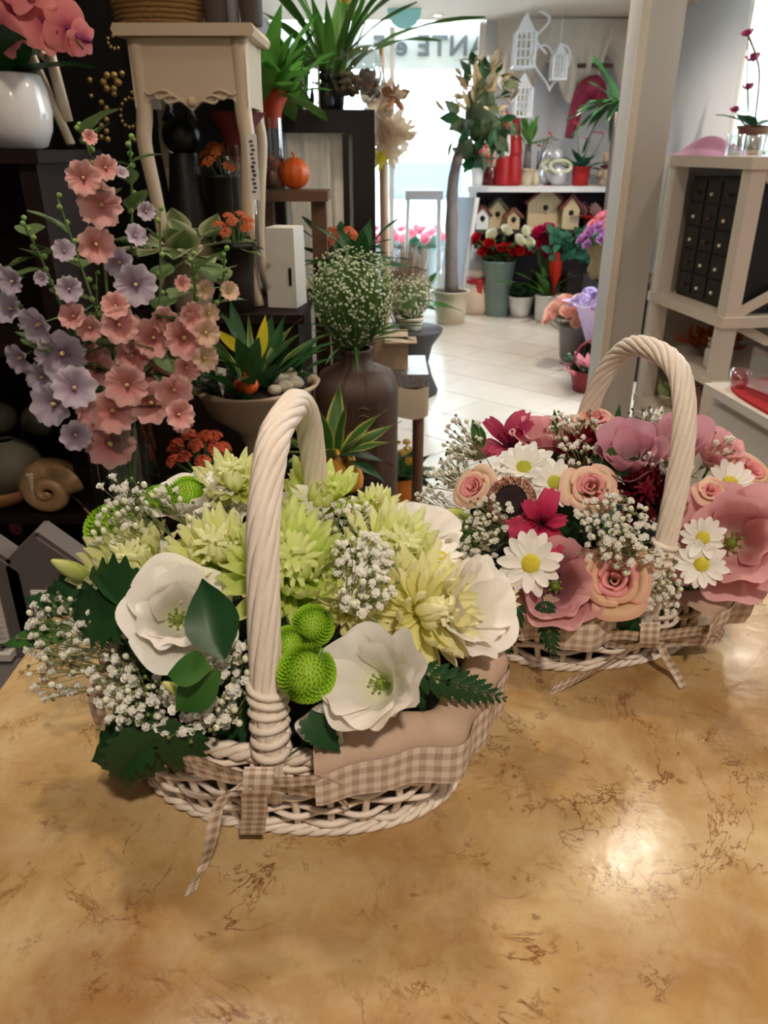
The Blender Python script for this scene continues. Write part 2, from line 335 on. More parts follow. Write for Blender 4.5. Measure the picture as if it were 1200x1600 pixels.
# ------------------------------------------------------------------ shelves by the pillar
CREAMW = mat('cream painted shelf', (214, 202, 186), .5, .04, 5, .04)
su = thing('braced_shelf_unit', 'cream shelf unit with crossed braces standing against the pillar', 'shelf', m=Matrix(((.989, -.145, 0, 1.305), (.145, .989, 0, 3.0), (0, 0, 1, 0), (0, 0, 0, 1))))
for x in (0, 1.0):
    for y in (0, .56): obj('post', G().box((x + .03, y + .03, .725), (.06, .06, 1.45)), CREAMW, su, smooth=False)
for z, th in ((1.47, .04), (.91, .04), (.66, .025), (.43, .035)): obj('shelf_board', G().box((.53, .31, z - th / 2), (1.08, .64, th)), CREAMW, su, smooth=False)
obj('back_panel', G().box((.53, .63, .73), (1.06, .015, 1.4)), mat('taupe board', (168, 154, 138), .7, .05, 5), su, smooth=False)
def bar(p, q, wd, th): # flat bar in the xz plane
    p = Vector(p); q = Vector(q); t = (q - p).normalized(); n = Vector((-t.z, 0, t.x)) * wd / 2; g = G(); y = Vector((0, th / 2, 0))
    g.v = [tuple(a) for a in (p - n - y, q - n - y, q + n - y, p + n - y, p - n + y, q - n + y, q + n + y, p + n + y)]; g.uv = [(0, 0)] * 8
    g.f = [(0, 1, 2, 3), (7, 6, 5, 4), (0, 4, 5, 1), (1, 5, 6, 2), (2, 6, 7, 3), (3, 7, 4, 0)]; return g
for z0, z1 in ((.92, 1.42), (.44, .88)):
    obj('brace', bar((.06, .02, z0), (1.0, .02, z1), .035, .018), CREAMW, su, smooth=False); obj('brace', bar((.06, .035, z1), (1.0, .035, z0), .035, .018), CREAMW, su, smooth=False)
    for a, b_ in ((z0, z1), (z1, z0)):
        g = bar((.06, 0, a), (.56, 0, b_), .03, .015); obj('brace', g, CREAMW, su, T(.9, 0, 0) @ RZ(R(90)) if z0 > .9 else T(.93, 0, 0) @ RZ(R(90)), smooth=False)
BLK = mat('black lacquer', (16, 14, 14), .45, .2, 8); BLK2 = mat('black drawer front', (22, 19, 19), .4, .2, 8)
dc = thing('drawer_cabinet', 'black cabinet of many small drawers with pale knobs on the braced shelf', 'cabinet', m=su.matrix_basis @ T(.07, .06, .912))
obj('body', G().box((.42, .24, .24), (.82, .48, .48)), BLK, dc, smooth=False)
kn = mat('ivory knob', (225, 215, 190), .35, .05, 9); kr = mat('dull knob', (96, 44, 40), .4, .05, 9); rng = random.Random(3)
dm = G().box((0, 0, 0), (.008, .105, .082)).mesh('drawer', False); dm.materials.append(BLK2)
km = G().ball((0, 0, 0), .0075, 8, 6); km1 = km.mesh('knob'); km1.materials.append(kn); km2 = km.mesh('knob'); km2.materials.append(kr)
for i in range(5):
    for j in range(4):
        q = obj('drawer', dm, BLK2, dc, T(.007, .06 + .118 * j, .06 + .092 * i)); obj('knob', km1 if rng.random() < .55 else km2, kn, q, T(-.012, 0, -.01))
cs = thing('white_console', 'white panelled console with a round knob, red tray on top', 'cabinet', m=Matrix(((.994, -.11, 0, 1.25), (.11, .994, 0, 1.74), (0, 0, 1, 0), (0, 0, 0, 1))))
CW2 = mat('white console paint', (206, 198, 186), .5, .04, 5, .04)
obj('body', G().box((.3, .45, .36), (.58, .9, .72)), CW2, cs, smooth=False); obj('top_board', G().box((.3, .45, .735), (.64, .96, .03)), CW2, cs, smooth=False)
for y in (.23, .68):
    q = obj('drawer', G().box((.008, y, .60), (.022, .40, .17)), CW2, cs, smooth=False); obj('knob', G().ball((-.02, y, .60), .016, 12, 8).tube([(-.02, y, .6), (.0, y, .6)], .007, 8), CW2, q)
    obj('panel', G().box((.008, y, .28), (.02, .40, .40)), CW2, cs, smooth=False)

# ------------------------------------------------------------------ dark furniture at the other side
DW = mat('dark stained wood', (24, 14, 12), .7, .3, 6, .15, spec=.2, col2=(40, 23, 19))
bk = thing('dark_bookcase', 'tall dark wooden bookcase carrying the white orchid pot', 'bookcase', (-1.24, 2.03, 0))
for x in (-.47, .47): obj('side_panel', G().box((x, 0, .735), (.04, .4, 1.47)), DW, bk, smooth=False)
obj('back_panel', G().box((0, .19, .735), (.9, .02, 1.47)), DW, bk, smooth=False)
for z in (.05, .615, 1.06): obj('shelf_board', G().box((0, -.005, z), (.9, .37, .03)), DW, bk, smooth=False)
obj('top_board', G().box((0, 0, 1.482), (1.0, .42, .026)), DW, bk, smooth=False)
lt = thing('dark_low_table', 'dark wooden low table under the hollyhock vase and the urn', 'table', (-.37, 1.77, 0))
obj('table_top', G().box((0, 0, .605), (.74, .66, .03)), DW, lt, smooth=False)
for x in (-.32, .32):
    for y in (-.28, .28): obj('leg', G().box((x, y, .295), (.05, .05, .59)), DW, lt, smooth=False)
gt = thing('grey_side_table', 'grey painted side table under the little beach huts', 'table', (-.87, 1.18, 0))
GREYP = mat('grey table paint', (112, 106, 102), .7, .06, 5)
obj('table_top', G().box((0, 0, .63), (.80, .48, .04)), GREYP, gt, smooth=False)
for x in (-.36, .36):
    for y in (-.21, .21): obj('leg', G().box((x, y, .305), (.05, .05, .61)), GREYP, gt, smooth=False)
pz = thing('dark_plinth', 'dark wooden cabinet carrying the cream carved side table', 'cabinet', (-.5, 2.48, 0))
obj('body', G().box((0, 0, .52), (.5, .42, 1.04)), DW, pz, smooth=False); obj('top_board', G().box((0, 0, 1.053), (.54, .46, .026)), DW, pz, smooth=False)
for x in (-.12, .12): q = obj('door', G().box((x, -.212, .52), (.22, .014, .9)), DW, pz, smooth=False); obj('knob', G().ball((x * .2, -.228, .55), .01), DW, q)
# ================================================================== flower kit (meshes of radius 1, shared between alike petals)
CACHE = {}
def cached(key, fn, material):
    if key not in CACHE: me = fn(); me.materials.append(material); CACHE[key] = me
    return CACHE[key]
def petal_mesh(name, pts, A, ruf=.04, k=5, ph=0, tip=.25, nu=8, nv=7, wp=None, notch=0):
    wp = wp or [(.55,), (.8,), (1,), (1,), (.8,)]
    def fn(u, v):
        x = 2 * u - 1; a = x * A * prof(wp, v)[0]
        vv = v * (1 - tip * abs(x) ** 3 - notch * max(0, 1 - abs(x) * 3))
        r, z = prof(pts, vv); q = ruf * v * v
        z += q * math.sin(k * x * 2.2 + ph); r += q * math.cos(k * x * 2.9 + ph * 1.7)
        return (r * math.cos(a), r * math.sin(a), z)
    return G().grid(fn, nu, nv).mesh(name)
LEAFG = petal('leaf green', [(0, (72, 112, 50)), (1, (56, 104, 46))], .4, .2, .1, .03)
LEAFD = petal('dark leaf green', [(0, (42, 78, 42)), (1, (28, 68, 36))], .38, .15, .1, .03)
LEAFL = petal('fresh leaf green', [(0, (120, 160, 80)), (1, (70, 140, 50))], .42, .25, .1, .1)
STEM = mat('stem green', (96, 130, 66), .55, .15, 30)
CAL = mat('calyx green', (110, 150, 70), .55, .15, 30)
def calyx(t, mater=None):
    obj('calyx', cached('calyx', lambda: G().lathe([(.05, -.75), (.06, -.3), (.16, -.12), (.2, .02), (.05, .06)], 10).mesh('calyx'), CAL), CAL, t)
STAM = mat('stamen yellow', (206, 186, 70), .6, .15, 30)
def lisianthus(t, mt, seed=0, o=0, full=3, throat=CAL, cup=0):
    """a cup of broad overlapping ruffled petals; o: how far the rim opens"""
    rng = random.Random(seed)
    W = [([(.06, 0), (.32, .06), (.56, .30), (.76, .58), (1.0, .70 - o)], R(54), 5), ([(.05, .02), (.26, .1), (.44, .40), (.58, .74), (.78, .94 - o * .5)], R(58), 5), ([(.05, .03), (.2, .16), (.32, .46), (.40, .76), (.50, .98)], R(64), 4)]
    for wi in range(full):
        pts, A, n = W[wi]
        for k in range(n):
            vr = rng.randrange(3); pts2 = [(p[0], p[1] + cup * (p[0] ** 2)) for p in pts]
            me = cached(('lis', wi, vr, round(o, 2), round(cup, 2), mt.name), lambda: petal_mesh('petal', pts2, A, (.055, .05, .04)[wi], 1.6 + .5 * vr, vr * 2.1, .14, 14, 9), mt)
            obj('petal', me, mt, t, RZ(2 * math.pi * (k + .5 * wi) / n + rng.uniform(-.12, .12)) @ RY(rng.uniform(-.16, .16)) @ S(rng.uniform(.9, 1.08)))
    def cen():
        g = G().ball((0, 0, .16), .09, 10, 6, 1.6); 
        for k in range(6): a = k * R(60); g.tube([(.04 * math.cos(a), .04 * math.sin(a), .1), (.13 * math.cos(a), .13 * math.sin(a), .34)], .014, 5).ball((.14 * math.cos(a), .14 * math.sin(a), .36), .035, 6, 4)
        return g.mesh('stamens')
    obj('stamens', cached(('lisc', throat.name), cen, throat), throat, t); calyx(t)
def rose(t, mi, mo, seed=0, n=15):
    rng = random.Random(seed)
    for i in range(n):
        f = i / (n - 1); q = round(f * 6) / 6; vr = i % 2; mm = mi if f < .45 else mo
        rho = .09 + .62 * q ** 1.0; h = .88 - .22 * q * q; curl = .07 + .30 * q
        pts = [(rho * .4, -.05), (rho * .8, h * .35), (rho * .95, h * .72), (rho * 1.02 + curl * .35, h * .95), (rho * 1.02 + curl, h * (.97 - .16 * q))]
        me = cached(('rose', q, vr, mm.name), lambda: petal_mesh('petal', pts, R(80) - R(26) * q, .02, 1.5, vr * 2, .12, 12, 8, [(.8,), (.95,), (1,), (1,), (.85,)]), mm)
        obj('petal', me, mm, t, RZ(i * 2.39996 + rng.uniform(-.2, .2)) @ RY(rng.uniform(-.03, .07) * f))
    calyx(t)
def strap_mesh(name, L_, wd, curl, cup=.35, nu=4, nv=6, tip=.3):
    def fn(u, v):
        x = (2 * u - 1); w_ = wd * prof([(.35,), (.75,), (1,), (1,), (tip,)], v)[0]
        a = curl * v * v; r = L_ * v
        r *= 1 - .10 * x * x * v ** 3
        return (x * w_, r * math.cos(a), r * math.sin(a) + cup * w_ * x * x)
    return G().grid(fn, nu, nv).mesh(name)
def mum(t, mt, mc=None, seed=0, n=76, flat=0, spread=1.0):
    rng = random.Random(seed); el0 = 86 - 30 * flat
    for i in range(n):
        f = (i + .5) / n; el = R(lerp(el0, -14 - 12 * flat, f ** .85)) + rng.uniform(-.12, .12); ln = lerp(.62, 1.22, f ** .7) * rng.uniform(.9, 1.08)
        vr = 0 if f < .35 else 1 + (i % 2)
        me = cached(('mum', vr, mt.name), lambda: strap_mesh('petal', 1, (.105, .115, .10)[vr], (.95, .55, .2)[vr], .8, tip=.4), mt)
        obj('petal', me, mt, t, RZ(i * 2.39996) @ RX(el) @ S(spread * ln, ln, ln))
    obj('flower_base', cached(('mumc', mt.name, bool(mc)), lambda: G().ball((0, 0, .0), .2, 12, 8, .8).mesh('flower_base'), mc or mt), mc or mt, t); 
def daisy(t, mt, mc, seed=0, n=17, droop=0, rows=1):
    rng = random.Random(seed)
    for rw in range(rows):
        for i in range(n):
            vr = i % 2; me = cached(('daisy', vr, mt.name), lambda: strap_mesh('petal', 1, .185, (.12, -.1)[vr], .2, 4, 7, .62), mt)
            q = rng.uniform(.88, 1.03) * (1 - .2 * rw); obj('petal', me, mt, t, RZ(2 * math.pi * (i + .5 * rw) / n + rng.uniform(-.06, .06)) @ RX(R(6 + 16 * rw) - droop + rng.uniform(-.1, .1)) @ S(q))
    def disc():
        g = G().lathe([(.01, .17), (.14, .155), (.25, .11), (.30, .02), (.2, -.06)][::-1], 16, capb=True)
        for k in range(60): f = k / 60; r = .28 * math.sqrt(f); a = k * 2.39996; g.ball((r * math.cos(a), r * math.sin(a), .165 - .13 * f * f), .026, 5, 3)
        return g.mesh('disc')
    obj('disc', cached(('daisyc', mc.name), disc, mc), mc, t)
def button(t, mt, seed=0):
    def head():
        g = G(); 
        for k in range(260):
            f = (k + .5) / 260; th = R(112) * f ** .6; a = k * 2.39996; L_ = .12 + .16 * f
            p = Vector((math.sin(th) * math.cos(a), math.sin(th) * math.sin(a), math.cos(th) * .72)) * .78
            w_ = .035 + .05 * f
            s_ = G().grid(lambda u, v: ((2 * u - 1) * w_ * (1, 1.2, .75)[int(v * 2 + .01)], (u - .5) ** 2 * .1, v * L_), 2, 2)
            g.add(s_, frame(p, (p.normalized() + Vector((0, 0, .55 - .5 * f))).normalized(), a))
        g.ball((0, 0, .0), .74, 14, 10, .7); return g.mesh('florets')
    obj('florets', cached(('button', mt.name), head, mt), mt, t, RZ(seed), kind='stuff'); calyx(t)
def alstro(t, mt, seed=0):
    rng = random.Random(seed)
    for k in range(6):
        in_ = k % 2; pts = [(.05, -.2), (.14, .1), (.32, .34), (.62, .5), (1.0, .48)] if not in_ else [(.05, -.2), (.1, .12), (.24, .44), (.46, .72), (.72, .86)]
        me = cached(('als', in_, mt.name), lambda: petal_mesh('petal', pts, R(40) if not in_ else R(34), .05, 3, in_, .1, 8, 8, [(1,), (1.2,), (1.0,), (.95,), (.45,)]), mt)
        obj('petal', me, mt, t, RZ(k * R(60) + rng.uniform(-.1, .1)))
    obj('stamens', cached('alsc', lambda: (lambda g: [g.tube([(0, 0, 0), (.1 * math.cos(a), .1 * math.sin(a), .4), (.2 * math.cos(a + .3), .2 * math.sin(a + .3), .66)], .013, 5).ball((.2 * math.cos(a + .3), .2 * math.sin(a + .3), .67), .035, 6, 4) for a in (0, 1.1, 2.2, 3.3, 4.4, 5.5)][-1])(G()).mesh('stamens'), mat('dark anther', (70, 30, 40), .6)), None, t)
def gerbera(t, mo, mi, seed=0, rim=None):
    """plucked gerbera: dark eye in a fuzzy ring of fine brown-pink bristles"""
    rng = random.Random(seed)
    obj('eye', G().lathe([(.01, .12), (.25, .16), (.42, .2), (.55, .12), (.5, 0)][::-1], 20), mi, t)
    g = G()
    for k in range(420):
        a = rng.uniform(0, 6.283); r = rng.uniform(.5, .78); q = rng.uniform(.16, .34); ti = rng.uniform(-.1, .35) + (r - .5) * 1.6
        p = Vector((r * math.cos(a), r * math.sin(a), .06)); d = Vector((math.cos(a) * ti, math.sin(a) * ti, 1)).normalized() * q; s_ = Vector((-math.sin(a), math.cos(a), 0)) * .02
        o = len(g.v); g.v += [tuple(p - s_), tuple(p + s_), tuple(p + d)]; g.uv += [(0, 0), (1, 0), (.5, 1)]; g.f.append((o, o + 1, o + 2))
    obj('bristles', g, mo, t, kind='stuff'); obj('flower_base', G().lathe([(.1, -.4), (.5, -.15), (.85, .02), (.75, .08), (.4, .05)], 20), mo, t)
def bud(t, mt):
    """closed lisianthus bud, petals twisted together"""
    for k in range(4):
        me = cached(('bud', mt.name), lambda: G().grid(lambda u, v: ((lambda r, a: (r * math.cos(a), r * math.sin(a), 1.9 * v))(.42 * math.sin(math.pi * min(1, .12 + v * .84)) ** .8 * (1 - .25 * v) + .02, (u - .5) * 2.4 + v * 1.6)), 6, 9).mesh('petal'), mt)
        obj('petal', me, mt, t, RZ(k * R(90)) @ S(1 - .03 * (k % 2)))
    calyx(t)
def leaf_mesh(name, wd=.3, fold=.25, droop=.3, ser=0, nu=6, nv=10):
    def fn(u, v):
        x = 2 * u - 1; w_ = wd * prof([(.1,), (.72,), (1.,), (.86,), (.5,), (.02,)], v)[0] * (1 + ser * (1 if (v * nv) % 2 < 1 else -.6) * abs(x))
        return (x * w_, v, fold * abs(x) * w_ - droop * v * v + .02 * math.sin(9 * v) * x)
    return G().grid(fn, nu, nv).mesh(name)
def leaf(kind, mt):
    P_ = {'ovate': (.34, .3, .12, 0), 'long': (.12, .3, .35, 0), 'strap': (.05, .3, .6, 0), 'flat': (.28, .15, .25, 0), 'saw': (.36, .2, .25, .35), 'round': (.42, .2, .2, 0), 'blade': (.075, .25, .15, 0)}[kind]
    return cached((kind, mt.name), lambda: leaf_mesh('leaf', *P_, nv=16 if kind == 'saw' else 10), mt)
def lobed_leaf(mt):
    """a chrysanthemum leaf: deep rounded lobes along both sides"""
    def mk():
        pts = []
        for k in range(41):
            v = k / 40; w_ = .30 * math.sin(math.pi * min(1, v * .93 + .05) ** .75) ** .7 * (1 + .13 * math.sin(v * 13 * math.pi)) ; pts.append((w_, v))
        g = G(); n = len(pts)
        for (w_, v) in pts:
            for x in (-1, -.5, 0, .5, 1): g.v.append((x * w_, v - .09 * abs(x) + .05, .1 * abs(x) * w_ - .22 * v * v)); g.uv.append(((x + 1) / 2, v))
        for j in range(n - 1):
            for i in range(4): a = j * 5 + i; g.f.append((a, a + 1, a + 6, a + 5))
        return g.mesh('leaf')
    return cached(('lobed', mt.name), mk, mt)
def fern(t, mt, n=13, L_=1, droop=.35):
    """a frond: midrib and paired toothed leaflets"""
    mid = [(0, L_ * k / 12, -droop * (k / 12) ** 2) for k in range(13)]
    obj('midrib', cached(('rib', L_, droop, mt.name), lambda: G().tube(mid, [.014 - .010 * k / 12 for k in range(13)], 5).mesh('midrib'), mt), mt, t)
    me = cached(('flt', mt.name), lambda: leaf_mesh('leaflet', .15, .2, .15, .3, 4, 12), mt)
    for k in range(n):
        f = .14 + .84 * k / (n - 1); l_ = .27 * math.sin(math.pi * min(1, .25 + f * .72)) ** .9 + .03
        for s_ in (-1, 1):
            obj('leaflet', me, mt, t, T(0, L_ * f, -droop * f * f) @ RX(-.6 * f * droop * 2) @ RZ(-s_ * R(62 - 26 * f)) @ RY(s_ * .2) @ S(l_))
# ------------------------------------------------------------------ baby's breath
GYP = petal('gypsophila white', [(0, (214, 218, 180)), (.4, (240, 238, 226)), (1, (250, 248, 240))], .6, .3, .03)
GBUD = mat('gypsophila bud', (222, 224, 196), .6, .1, 40); GST = mat('gypsophila stem', (112, 122, 72), .6, .2, 30)
def floret_mesh(vr):
    rng = random.Random(vr + 40); g = G()
    for k in range(9):
        f = k / 9; el = R(lerp(75, 5, f)); a = k * 2.39996
        s_ = G().grid(lambda u, v: ((2 * u - 1) * (.16 + .3 * v) , v * (1 - .25 * abs(2 * u - 1)), .22 * math.sin(3 * u * 3 + k) * v + .1), 3, 2)
        g.add(s_, RZ(a) @ RX(el) @ S(rng.uniform(.75, 1.0)))
    g.ball((0, 0, .22), .5, 8, 6, .9).lathe([(.06, -.9), (.22, -.5), (.26, -.1), (.1, .1)], 6); return g.mesh('floret')
def budf_mesh(): return G().ball((0, 0, 0), .62, 7, 5, 1.15).mesh('floret')
def gyps(label, pos, n_, ext, n=24, seed=0, base=None, r=.0058, group='baby\'s breath sprigs in the baskets', name='baby_breath_sprig'):
    """sprig: florets in an ellipsoid of half extents ext (two across, one along n_) around pos; stems run from base"""
    rng = random.Random(seed); m = frame(pos, n_, rng.uniform(0, 6)); t = thing(name, label, 'flower', m=T(*pos), group=group)
    q = m.to_3x3(); base = (Vector(base) - Vector(pos)) if base is not None else q @ Vector((0, 0, -ext[2] - .06))
    view = (Vector((0, 0, EYE)) - Vector(pos)).normalized(); sx = view.cross(Vector((0, 0, 1))).normalized(); sy = sx.cross(view)
    pts = []; tries = 0
    while len(pts) < n and tries < 4000:
        tries += 1; a, b_, c = rng.uniform(-1, 1), rng.uniform(-1, 1), rng.uniform(-1, 1)
        if a * a + b_ * b_ + c * c > 1: continue
        p = sx * a * ext[0] + sy * b_ * ext[1] + view * c * ext[2]
        if all((p - o).length > r * 1.25 for o in pts): pts.append(p)
    nodes = [base.lerp(p_, .6) for p_ in (rng.sample(pts, min(6, len(pts))))]
    g = G(); hub = base * .45
    g.tube([base, base * .7, hub], .0011, 5)
    for nd in nodes: g.tube([hub, hub.lerp(nd, .5) + Vector((rng.uniform(-1, 1), rng.uniform(-1, 1), .5)) * .003, nd], [.0007, .0006, .0005], 4)
    for p in pts:
        nd = min(nodes, key=lambda o: (o - p).length); g.tube([nd, nd.lerp(p, .55) + Vector((0, 0, -.002)), p], [.0004, .0004, .0004], 4, False)
        if rng.random() < .45:
            e = p + Vector((rng.uniform(-1, 1), rng.uniform(-1, 1), rng.uniform(-.6, 1))).normalized() * r * 2.2; g.tube([nd.lerp(p, .6), e], .0004, 4, False).ball(e, r * .33, 5, 4)
    obj('stems', g, GST, t, kind='stuff')
    for p in pts:
        k = rng.random(); vr = int(k * 3.99)
        me = cached('gbud', budf_mesh, GBUD) if vr == 3 else cached(('gf', vr), lambda: floret_mesh(vr), GYP)
        d = (p - hub).normalized() + view * .35 + Vector((0, 0, .2)); obj('floret', me, GYP, t, frame(p, d, rng.uniform(0, 6), r * rng.uniform(.82, 1.12) * (.8 if vr == 3 else 1)))
    return t

# ================================================================== wicker baskets
WICK = mat('white painted wicker', (226, 210, 194), .5, .09, 60, .12, bscale=200, col2=(240, 228, 214))
LINER = mat('brown pot liner', (58, 38, 30), .8, .2, 20)
CLOTH = mat('beige linen', (196, 168, 146), .9, .06, 200, .2, bscale=700, trans=.12)
GING = gingham('beige gingham', (220, 206, 192), (200, 180, 162), (176, 152, 134), 1)
RIBG = gingham('ribbon gingham', (214, 200, 184), (192, 172, 152), (160, 134, 114), 1)
def basket(label, c, rz, a=.15, b=.102, h=.09, fl_=.028, hh=.37, span=None, N_=34, cloth=None, lean=0, hoff=0, seed=0, hw=.0125):
    t = thing('wicker_basket', label, 'basket', m=T(c[0], c[1], CT) @ RZ(rz), group='gift baskets of flowers on the counter')
    rng = random.Random(seed)
    def ring(z, off=0, th=0):
        f = z / h; k = fl_ * f ** .8 + .008 * math.sin(math.pi * f); ex = 2.3
        cs_, sn = math.cos(th), math.sin(th); q = (abs(cs_) ** ex + abs(sn) ** ex) ** (-1 / ex)
        return Vector(((a + k + off) * q * cs_, (b + k + off) * q * sn, z))
    # stakes (two flat canes side by side at each place)
    for i in range(N_):
        th = 2 * math.pi * i / N_
        obj('stake', G().tube([ring(z, 0, th + .012 * math.sin(z * 60)) for z in (.004, .02, .04, .06, h)], .0034, 6, True), WICK, t)
    # weavers, bent in and out round the stakes
    zs = [.006, .0125, .030, .0385, .052, .060, .068, .0765, .084]
    for j, z in enumerate(zs):
        pts = []; n = N_ * 6
        for i in range(n + 1):
            th = 2 * math.pi * i / n; s_ = math.cos(N_ / 2 * th + math.pi * j); ww = .0012 * math.sin(th * 5 + j * 2) + .0022 * math.sin(th * 3 + j * 1.3) * (1 if 2 <= j <= 5 else .3)
            pts.append(ring(z + ww, .0042 * s_, th))
        obj('weaver', G().tube(pts, .0030 if j > 1 else .0036, 5), WICK, t)
    for j in range(3):                         # twisted base and rim
        obj('base_rope', G().tube([ring(.0045 + .0035 * math.sin(th * 20 + j * 2.09), .006 + .0035 * math.cos(th * 20 + j * 2.09), th) for th in [2 * math.pi * i / 240 for i in range(241)]], .0032, 5), WICK, t)
        obj('rim_rope', G().tube([ring(h + .004 * math.sin(th * 22 + j * 2.09), .004 * math.cos(th * 22 + j * 2.09), th) + Vector((0, 0, .003)) for th in [2 * math.pi * i / 260 for i in range(261)]], .0040, 5), WICK, t)
    obj('pot_liner', G().grid(lambda u, v: tuple(ring(.004 + (h - .006) * min(1, v * 1.2), -.009, 2 * math.pi * u) * (1 if v < .85 else 1) ) , 48, 6, True), LINER, t)
    obj('floor_disc', G().grid(lambda u, v: tuple(ring(.004, -.006, 2 * math.pi * u) * Vector((1, 1, 1)).x if v == 1 else (0, 0, .004)), 48, 1, True), WICK, t)
    obj('soil', G().grid(lambda u, v: (lambda p: (p.x * v, p.y * v, p.z + .085 * (1 - v * v)))(ring(h - .006, -.01, 2 * math.pi * u)), 40, 5, True), mat('wet floral foam', (14, 24, 12), .9, .2, 40), t)
    # handle: a rope of canes twisted round an arch over the short side
    sp = b + fl_ + .001; path = []
    for i in range(61):
        f = i / 60; s_ = -1 + 2 * f; e = abs(s_)
        y = sp * math.copysign(1, s_) * (math.sin(math.pi / 2 * min(1, e)) ** .80) * (1 + .04 * math.sin(math.pi * e))
        z = .05 + (hh - .05) * (1 - e ** 2.3) ** .92
        path.append(Vector((hoff + lean * (z / hh) ** 2, y, z)))
    def along(f): return Vector(prof([tuple(p) for p in path], f))
    def coil(ph, rad, tw, n=150):
        out = []
        for i in range(n + 1):
            f = i / n; p = along(f); tg = (along(min(1, f + .01)) - along(max(0, f - .01))).normalized(); sx_ = Vector((1, 0, 0)); nn = tg.cross(sx_).normalized(); w_ = ph + tw * f
            rr = rad * (1 - .45 * max(0, abs(2 * f - 1) - .9) * 10)
            out.append(p + sx_ * math.cos(w_) * rr + nn * math.sin(w_) * rr)
        return out
    hn = 9
    for k in range(hn):
        obj('handle_cane', G().tube(coil(2 * math.pi * k / hn, hw * .68, 15), [hw * .37 * (1 + .08 * math.sin(i * .35 + k)) for i in range(151)], 7), WICK, t)
    obj('handle_core', G().tube(path, hw * .55, 6), WICK, t)
    for sgn in (-1, 1):                       # binding round each handle foot
        f0 = .035 if sgn < 0 else .965
        for k in range(6):
            p = along(f0 + (.010 * k if sgn < 0 else -.010 * k)); tg = (along(min(1, f0 + .02)) - along(max(0, f0 - .02))).normalized(); sx_ = Vector((1, 0, 0)); nn = tg.cross(sx_)
            obj('binding', G().tube([p + sx_ * math.cos(w_) * hw * 1.12 + nn * math.sin(w_) * hw * 1.02 + tg * .0025 * math.sin(w_ + k) for w_ in [R(15) * i for i in range(25)]], .0034, 5), WICK, t)
    # cloth folded over the rim, with a gingham hem
    for (t0, t1, up, out, low) in (cloth or []):
        def cl(u, v, lo=0., hi=1.):
            th = lerp(t0, t1, u); v = lerp(lo, hi, v); e = math.sin(math.pi * u) ** .35
            up_ = up * (.4 + .6 * u); z, k = prof([(h - .01, -.008), (h + up_ * .4, -.008), (h + up_ * .85, -.006), (h + up_, .000 + out * .4), (h + up_ * .7, .012 + out * 1.15), (lerp(h + up_, low, .62), .013 + out * 1.1), (low, .011 + out)], v)
            fold = .0045 * math.sin(u * 23 + 1) + .003 * math.sin(u * 41 + 2); z += (1 - e) * (h - low) * .25 * (v - .5) + .004 * math.sin(u * 13)
            p = ring(min(max(z, .01), h), k + fold * min(1, v * 2), th); p.z = z; return tuple(p)
        q = obj('cloth', G().grid(lambda u, v: cl(u, v, 0, .74), 60, 16), CLOTH, t)
        gh = G().grid(lambda u, v: Vector(cl(u, v, .72, 1)) + (Vector(cl(u, v, .72, 1)) - Vector((0, 0, CT * 0 + cl(u, v, .72, 1)[2]))).normalized() * .0016, 80, 8); ln = abs(t1 - t0) * (a + .04) * .9
        gh.uv = [(u * ln / .0105, v * .034 / .0105) for (u, v) in gh.uv]; obj('gingham_hem', gh, GING, q)
    return t
def strip(pts, wd, wvec, n=24, twist=0):
    """ribbon of width wd along pts; wvec: the width direction (or a list of them along it)"""
    P_ = curve(pts, n); ws = wvec if isinstance(wvec, list) else [wvec, wvec]
    def fn(u, v):
        w_ = Vector(prof([tuple(x) for x in ws], v)).normalized(); return P_[round(v * n)] + w_ * (u - .5) * wd
    g = G().grid(fn, 4, n); ln = sum((P_[i + 1] - P_[i]).length for i in range(n))
    g.uv = [(u * wd / .009, v * ln / .009) for (u, v) in g.uv]; return g
# ================================================================== the two baskets
CAMP = Vector((0, 0, EYE)); FWD = Vector((0, math.cos(PITCH), -math.sin(PITCH))); UPV = Vector((0, math.sin(PITCH), math.cos(PITCH))); RTV = Vector((1, 0, 0))
bl = basket('white wicker basket of white and lime flowers', (-.080, .612), R(-6), .148, .102, .092, fl_=.016, hh=.352, cloth=[(R(-78), R(46), .066, .010, .070), (R(140), R(212), .024, .012, .066)], seed=1)
br = basket('white wicker basket of pink flowers and roses', (.252, .845), R(14), .130, .095, .082, fl_=.016, hh=.346, lean=.030, hoff=.020, N_=30, cloth=[(R(-190), R(-100), .02, .006, .052), (R(-72), R(20), .024, .028, .050)], seed=2, hw=.0120)
def dome(c, ax):
    c = Vector(c)
    def fn(px, py):
        d = ray(px, py); o = CAMP - c; q = lambda p: Vector((p.x / ax[0], p.y / ax[1], p.z / ax[2]))
        D = q(d); O = q(o); A = D.dot(D); B = O.dot(D); C = O.dot(O) - 1; k = B * B - A * C
        s_ = (-B - math.sqrt(k)) / A if k > 0 else -B / A
        p = CAMP + d * s_; n = p - c; n = Vector((n.x / ax[0] ** 2, n.y / ax[1] ** 2, n.z / ax[2] ** 2)).normalized(); return p, n
    return fn
DL = dome((-.08, .63, CT + .125), (.195, .15, .105)); DR = dome((.262, .86, CT + .125), (.205, .14, .10))
def px2m(p): return (p - CAMP).dot(FWD) / FPX
def head(dm, px, py, rpx, fx, fy, name, label, cat='flower', lift=0, roll=0, group=None, back=.35):
    p, n = dm(px, py); r = rpx * px2m(p); v = (CAMP - p).normalized(); f = (v + RTV * fx + UPV * fy).normalized()
    p = p + v * lift - f * r * back; return thing(name, label, cat, m=frame(p, f, roll, r), group=group)
